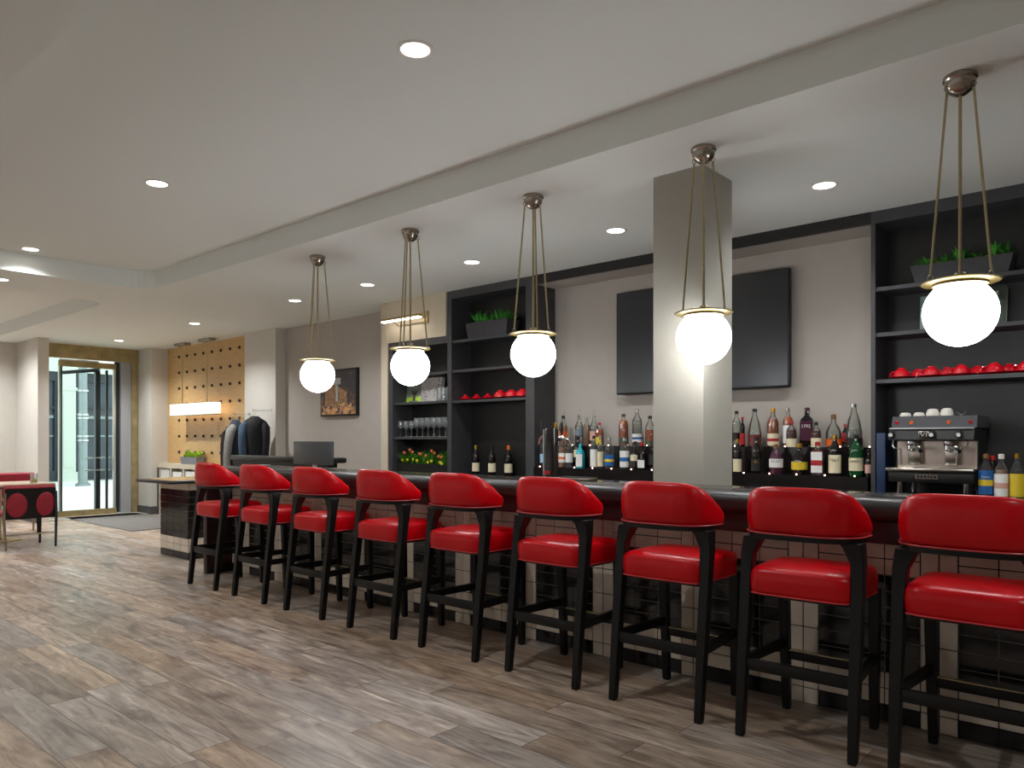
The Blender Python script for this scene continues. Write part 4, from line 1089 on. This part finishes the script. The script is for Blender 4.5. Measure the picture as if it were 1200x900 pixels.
# ------------------------------------------------------------------ dining corner
dt = thing('dining_table', 'light oak topped table by the entrance wall, cut by the left edge', 'table', (-11.75, 2.95, 0))
MB().box(-.45, .45, -.55, .55, .735, .765, .004).build('top', M['tabletop'], dt)
MB().box(-.455, .455, -.555, .555, .715, .735, .004).build('edge', M['rail'], dt)
MB().cyl((0, 0, .03), (0, 0, .715), .045, n=20).build('pedestal', M['brass'], dt)
MB().lathe([(.27, 0), (.27, .015), (.05, .035)], n=32).build('base', M['brassd'], dt)
gl = thing('candle_glass', 'clear glass holding a small yellow candle on the oak topped table', 'candle holder', (-11.5, 3.3, .765))
MB().lathe([(.035, 0), (.04, .005), (.045, .13), (.042, .13), (.036, .01), (.001, .01)], n=20, cap=False).build('glass', M['glass'], gl)
MB().lathe([(.032, .011), (.033, .055), (.001, .057)], n=16).build('candle', M['yellow'], gl)

def dining_chair(label, loc, rz):
    """local: back at -y side, faces +y"""
    t = thing('dining_chair', label, 'chair', loc, rz, 'red upholstered chairs at the oak table')
    # black back shell with two round upholstered pads
    b = MB(); sec = []
    for k in range(13):
        a = -1 + k/6; x = a*.285; y = -.25 + .05*a*a
        sec.append((x, y))
    rings = []
    for x, y in sec: rings.append([Vector((x, y-.012, .37)), Vector((x, y+.012, .37)), Vector((x*.97, y-.02, .745)), Vector((x*.97, y-.044, .745))])
    b.loft(rings); b.build('back_shell', M['blackwood'], t)
    b = MB(); rings = []
    for x, y in sec: rings.append([Vector((x*.96, y+.012, .4)), Vector((x*.96, y+.055, .42)), Vector((x*.95, y+.04, .765)), Vector((x*.95, y-.005, .785)), Vector((x*.95, y-.03, .755))])
    b.loft(rings); b.build('back_cushion', M['reddark'], t)
    for sx in (-1, 1):
        b = MB(); rg = []
        for dy, f in ((-.0, 1), (-.014, .96), (-.02, .8), (-.022, .4)):
            rg.append([Vector((sx*.155 + .115*f*math.cos(q), -.262+.05*((sx*.155+.115*f*math.cos(q))/.285)**2 - .012*math.sin(q)*1 + dy, .545+.16*f*math.sin(q))) for q in [2*PI*i/24 for i in range(24)]])
        b.loft(rg); b.build('round_pad', M['reddark'], t, angle=60)
        lm = M['alu'] if sx == 1 else M['dstile']
        MB().tube([(sx*.27, -.25, .0), (sx*.285, -.225, .4), (sx*.275, -.24, .7)], [.014, .018, .018], 8).build('leg', M['dstile'] if sx > 0 else M['nickel'], t)  # one rear leg paler: metallic glare put into its material
        MB().tube([(sx*.24, .25, .0), (sx*.235, .21, .42)], [.014, .018], 8).build('leg', M['blackwood'], t)
    MB().box(-.26, .26, -.2, .26, .38, .46, .03, 3).build('seat', M['reddark'], t)
    MB().tube([(-.265, -.24, .18), (.265, -.24, .18)], .008, 8).build('stretcher', M['nickel'], t)
    return t
dining_chair('red padded chair with black back shell, seen from behind, nearest the camera', (-10.87, 3.02, 0), PI/2)
dining_chair('red chair on the wall side of the oak table', (-12.5, 3.35, 0), -PI/2-.1).scale = (1, 1, 1.1)
dining_chair('bright red rounded chair beyond the table at the left edge', (-12.55, 2.72, 0), -PI/2).scale = (1, 1, 1.16)

# ------------------------------------------------------------------ world, lights, camera
w = bpy.data.worlds.new('world'); bpy.context.scene.world = w; w.use_nodes = True
bg = w.node_tree.nodes['Background']; bg.inputs[0].default_value = (.93, .97, 1, 1); bg.inputs[1].default_value = 2.1
def portal(loc, rot, sx, sy):
    l = bpy.data.lights.new('opening_portal', 'AREA'); l.shape = 'RECTANGLE'; l.size = sx; l.size_y = sy
    l.cycles.is_portal = True
    o = bpy.data.objects.new('opening_portal', l); C.objects.link(o); o.location = loc; o.rotation_euler = rot
portal((-6.4, -4.25, 1.7), (PI/2, 0, 0), 17.6, 2.0)  # spans the added openings behind the camera
portal((-14.9, 4.95, 1.4), (PI/2, 0, -PI/2), 1.7, 2.8)

cam = bpy.data.cameras.new('camera'); co = bpy.data.objects.new('camera', cam); C.objects.link(co)
co.location = (0, 0, 1.35); co.rotation_euler = (PI/2, 0, math.atan2(.66262, .74896))
cam.sensor_width = 36; cam.lens = 880/1200*36; cam.shift_y = 65/1200
cam.clip_start = .05; cam.clip_end = 200
sc = bpy.context.scene; sc.camera = co
sc.view_settings.view_transform = 'Standard'; sc.view_settings.look = 'None'; sc.view_settings.exposure = .2; sc.view_settings.gamma = 1
sc.view_settings.use_curve_mapping = False
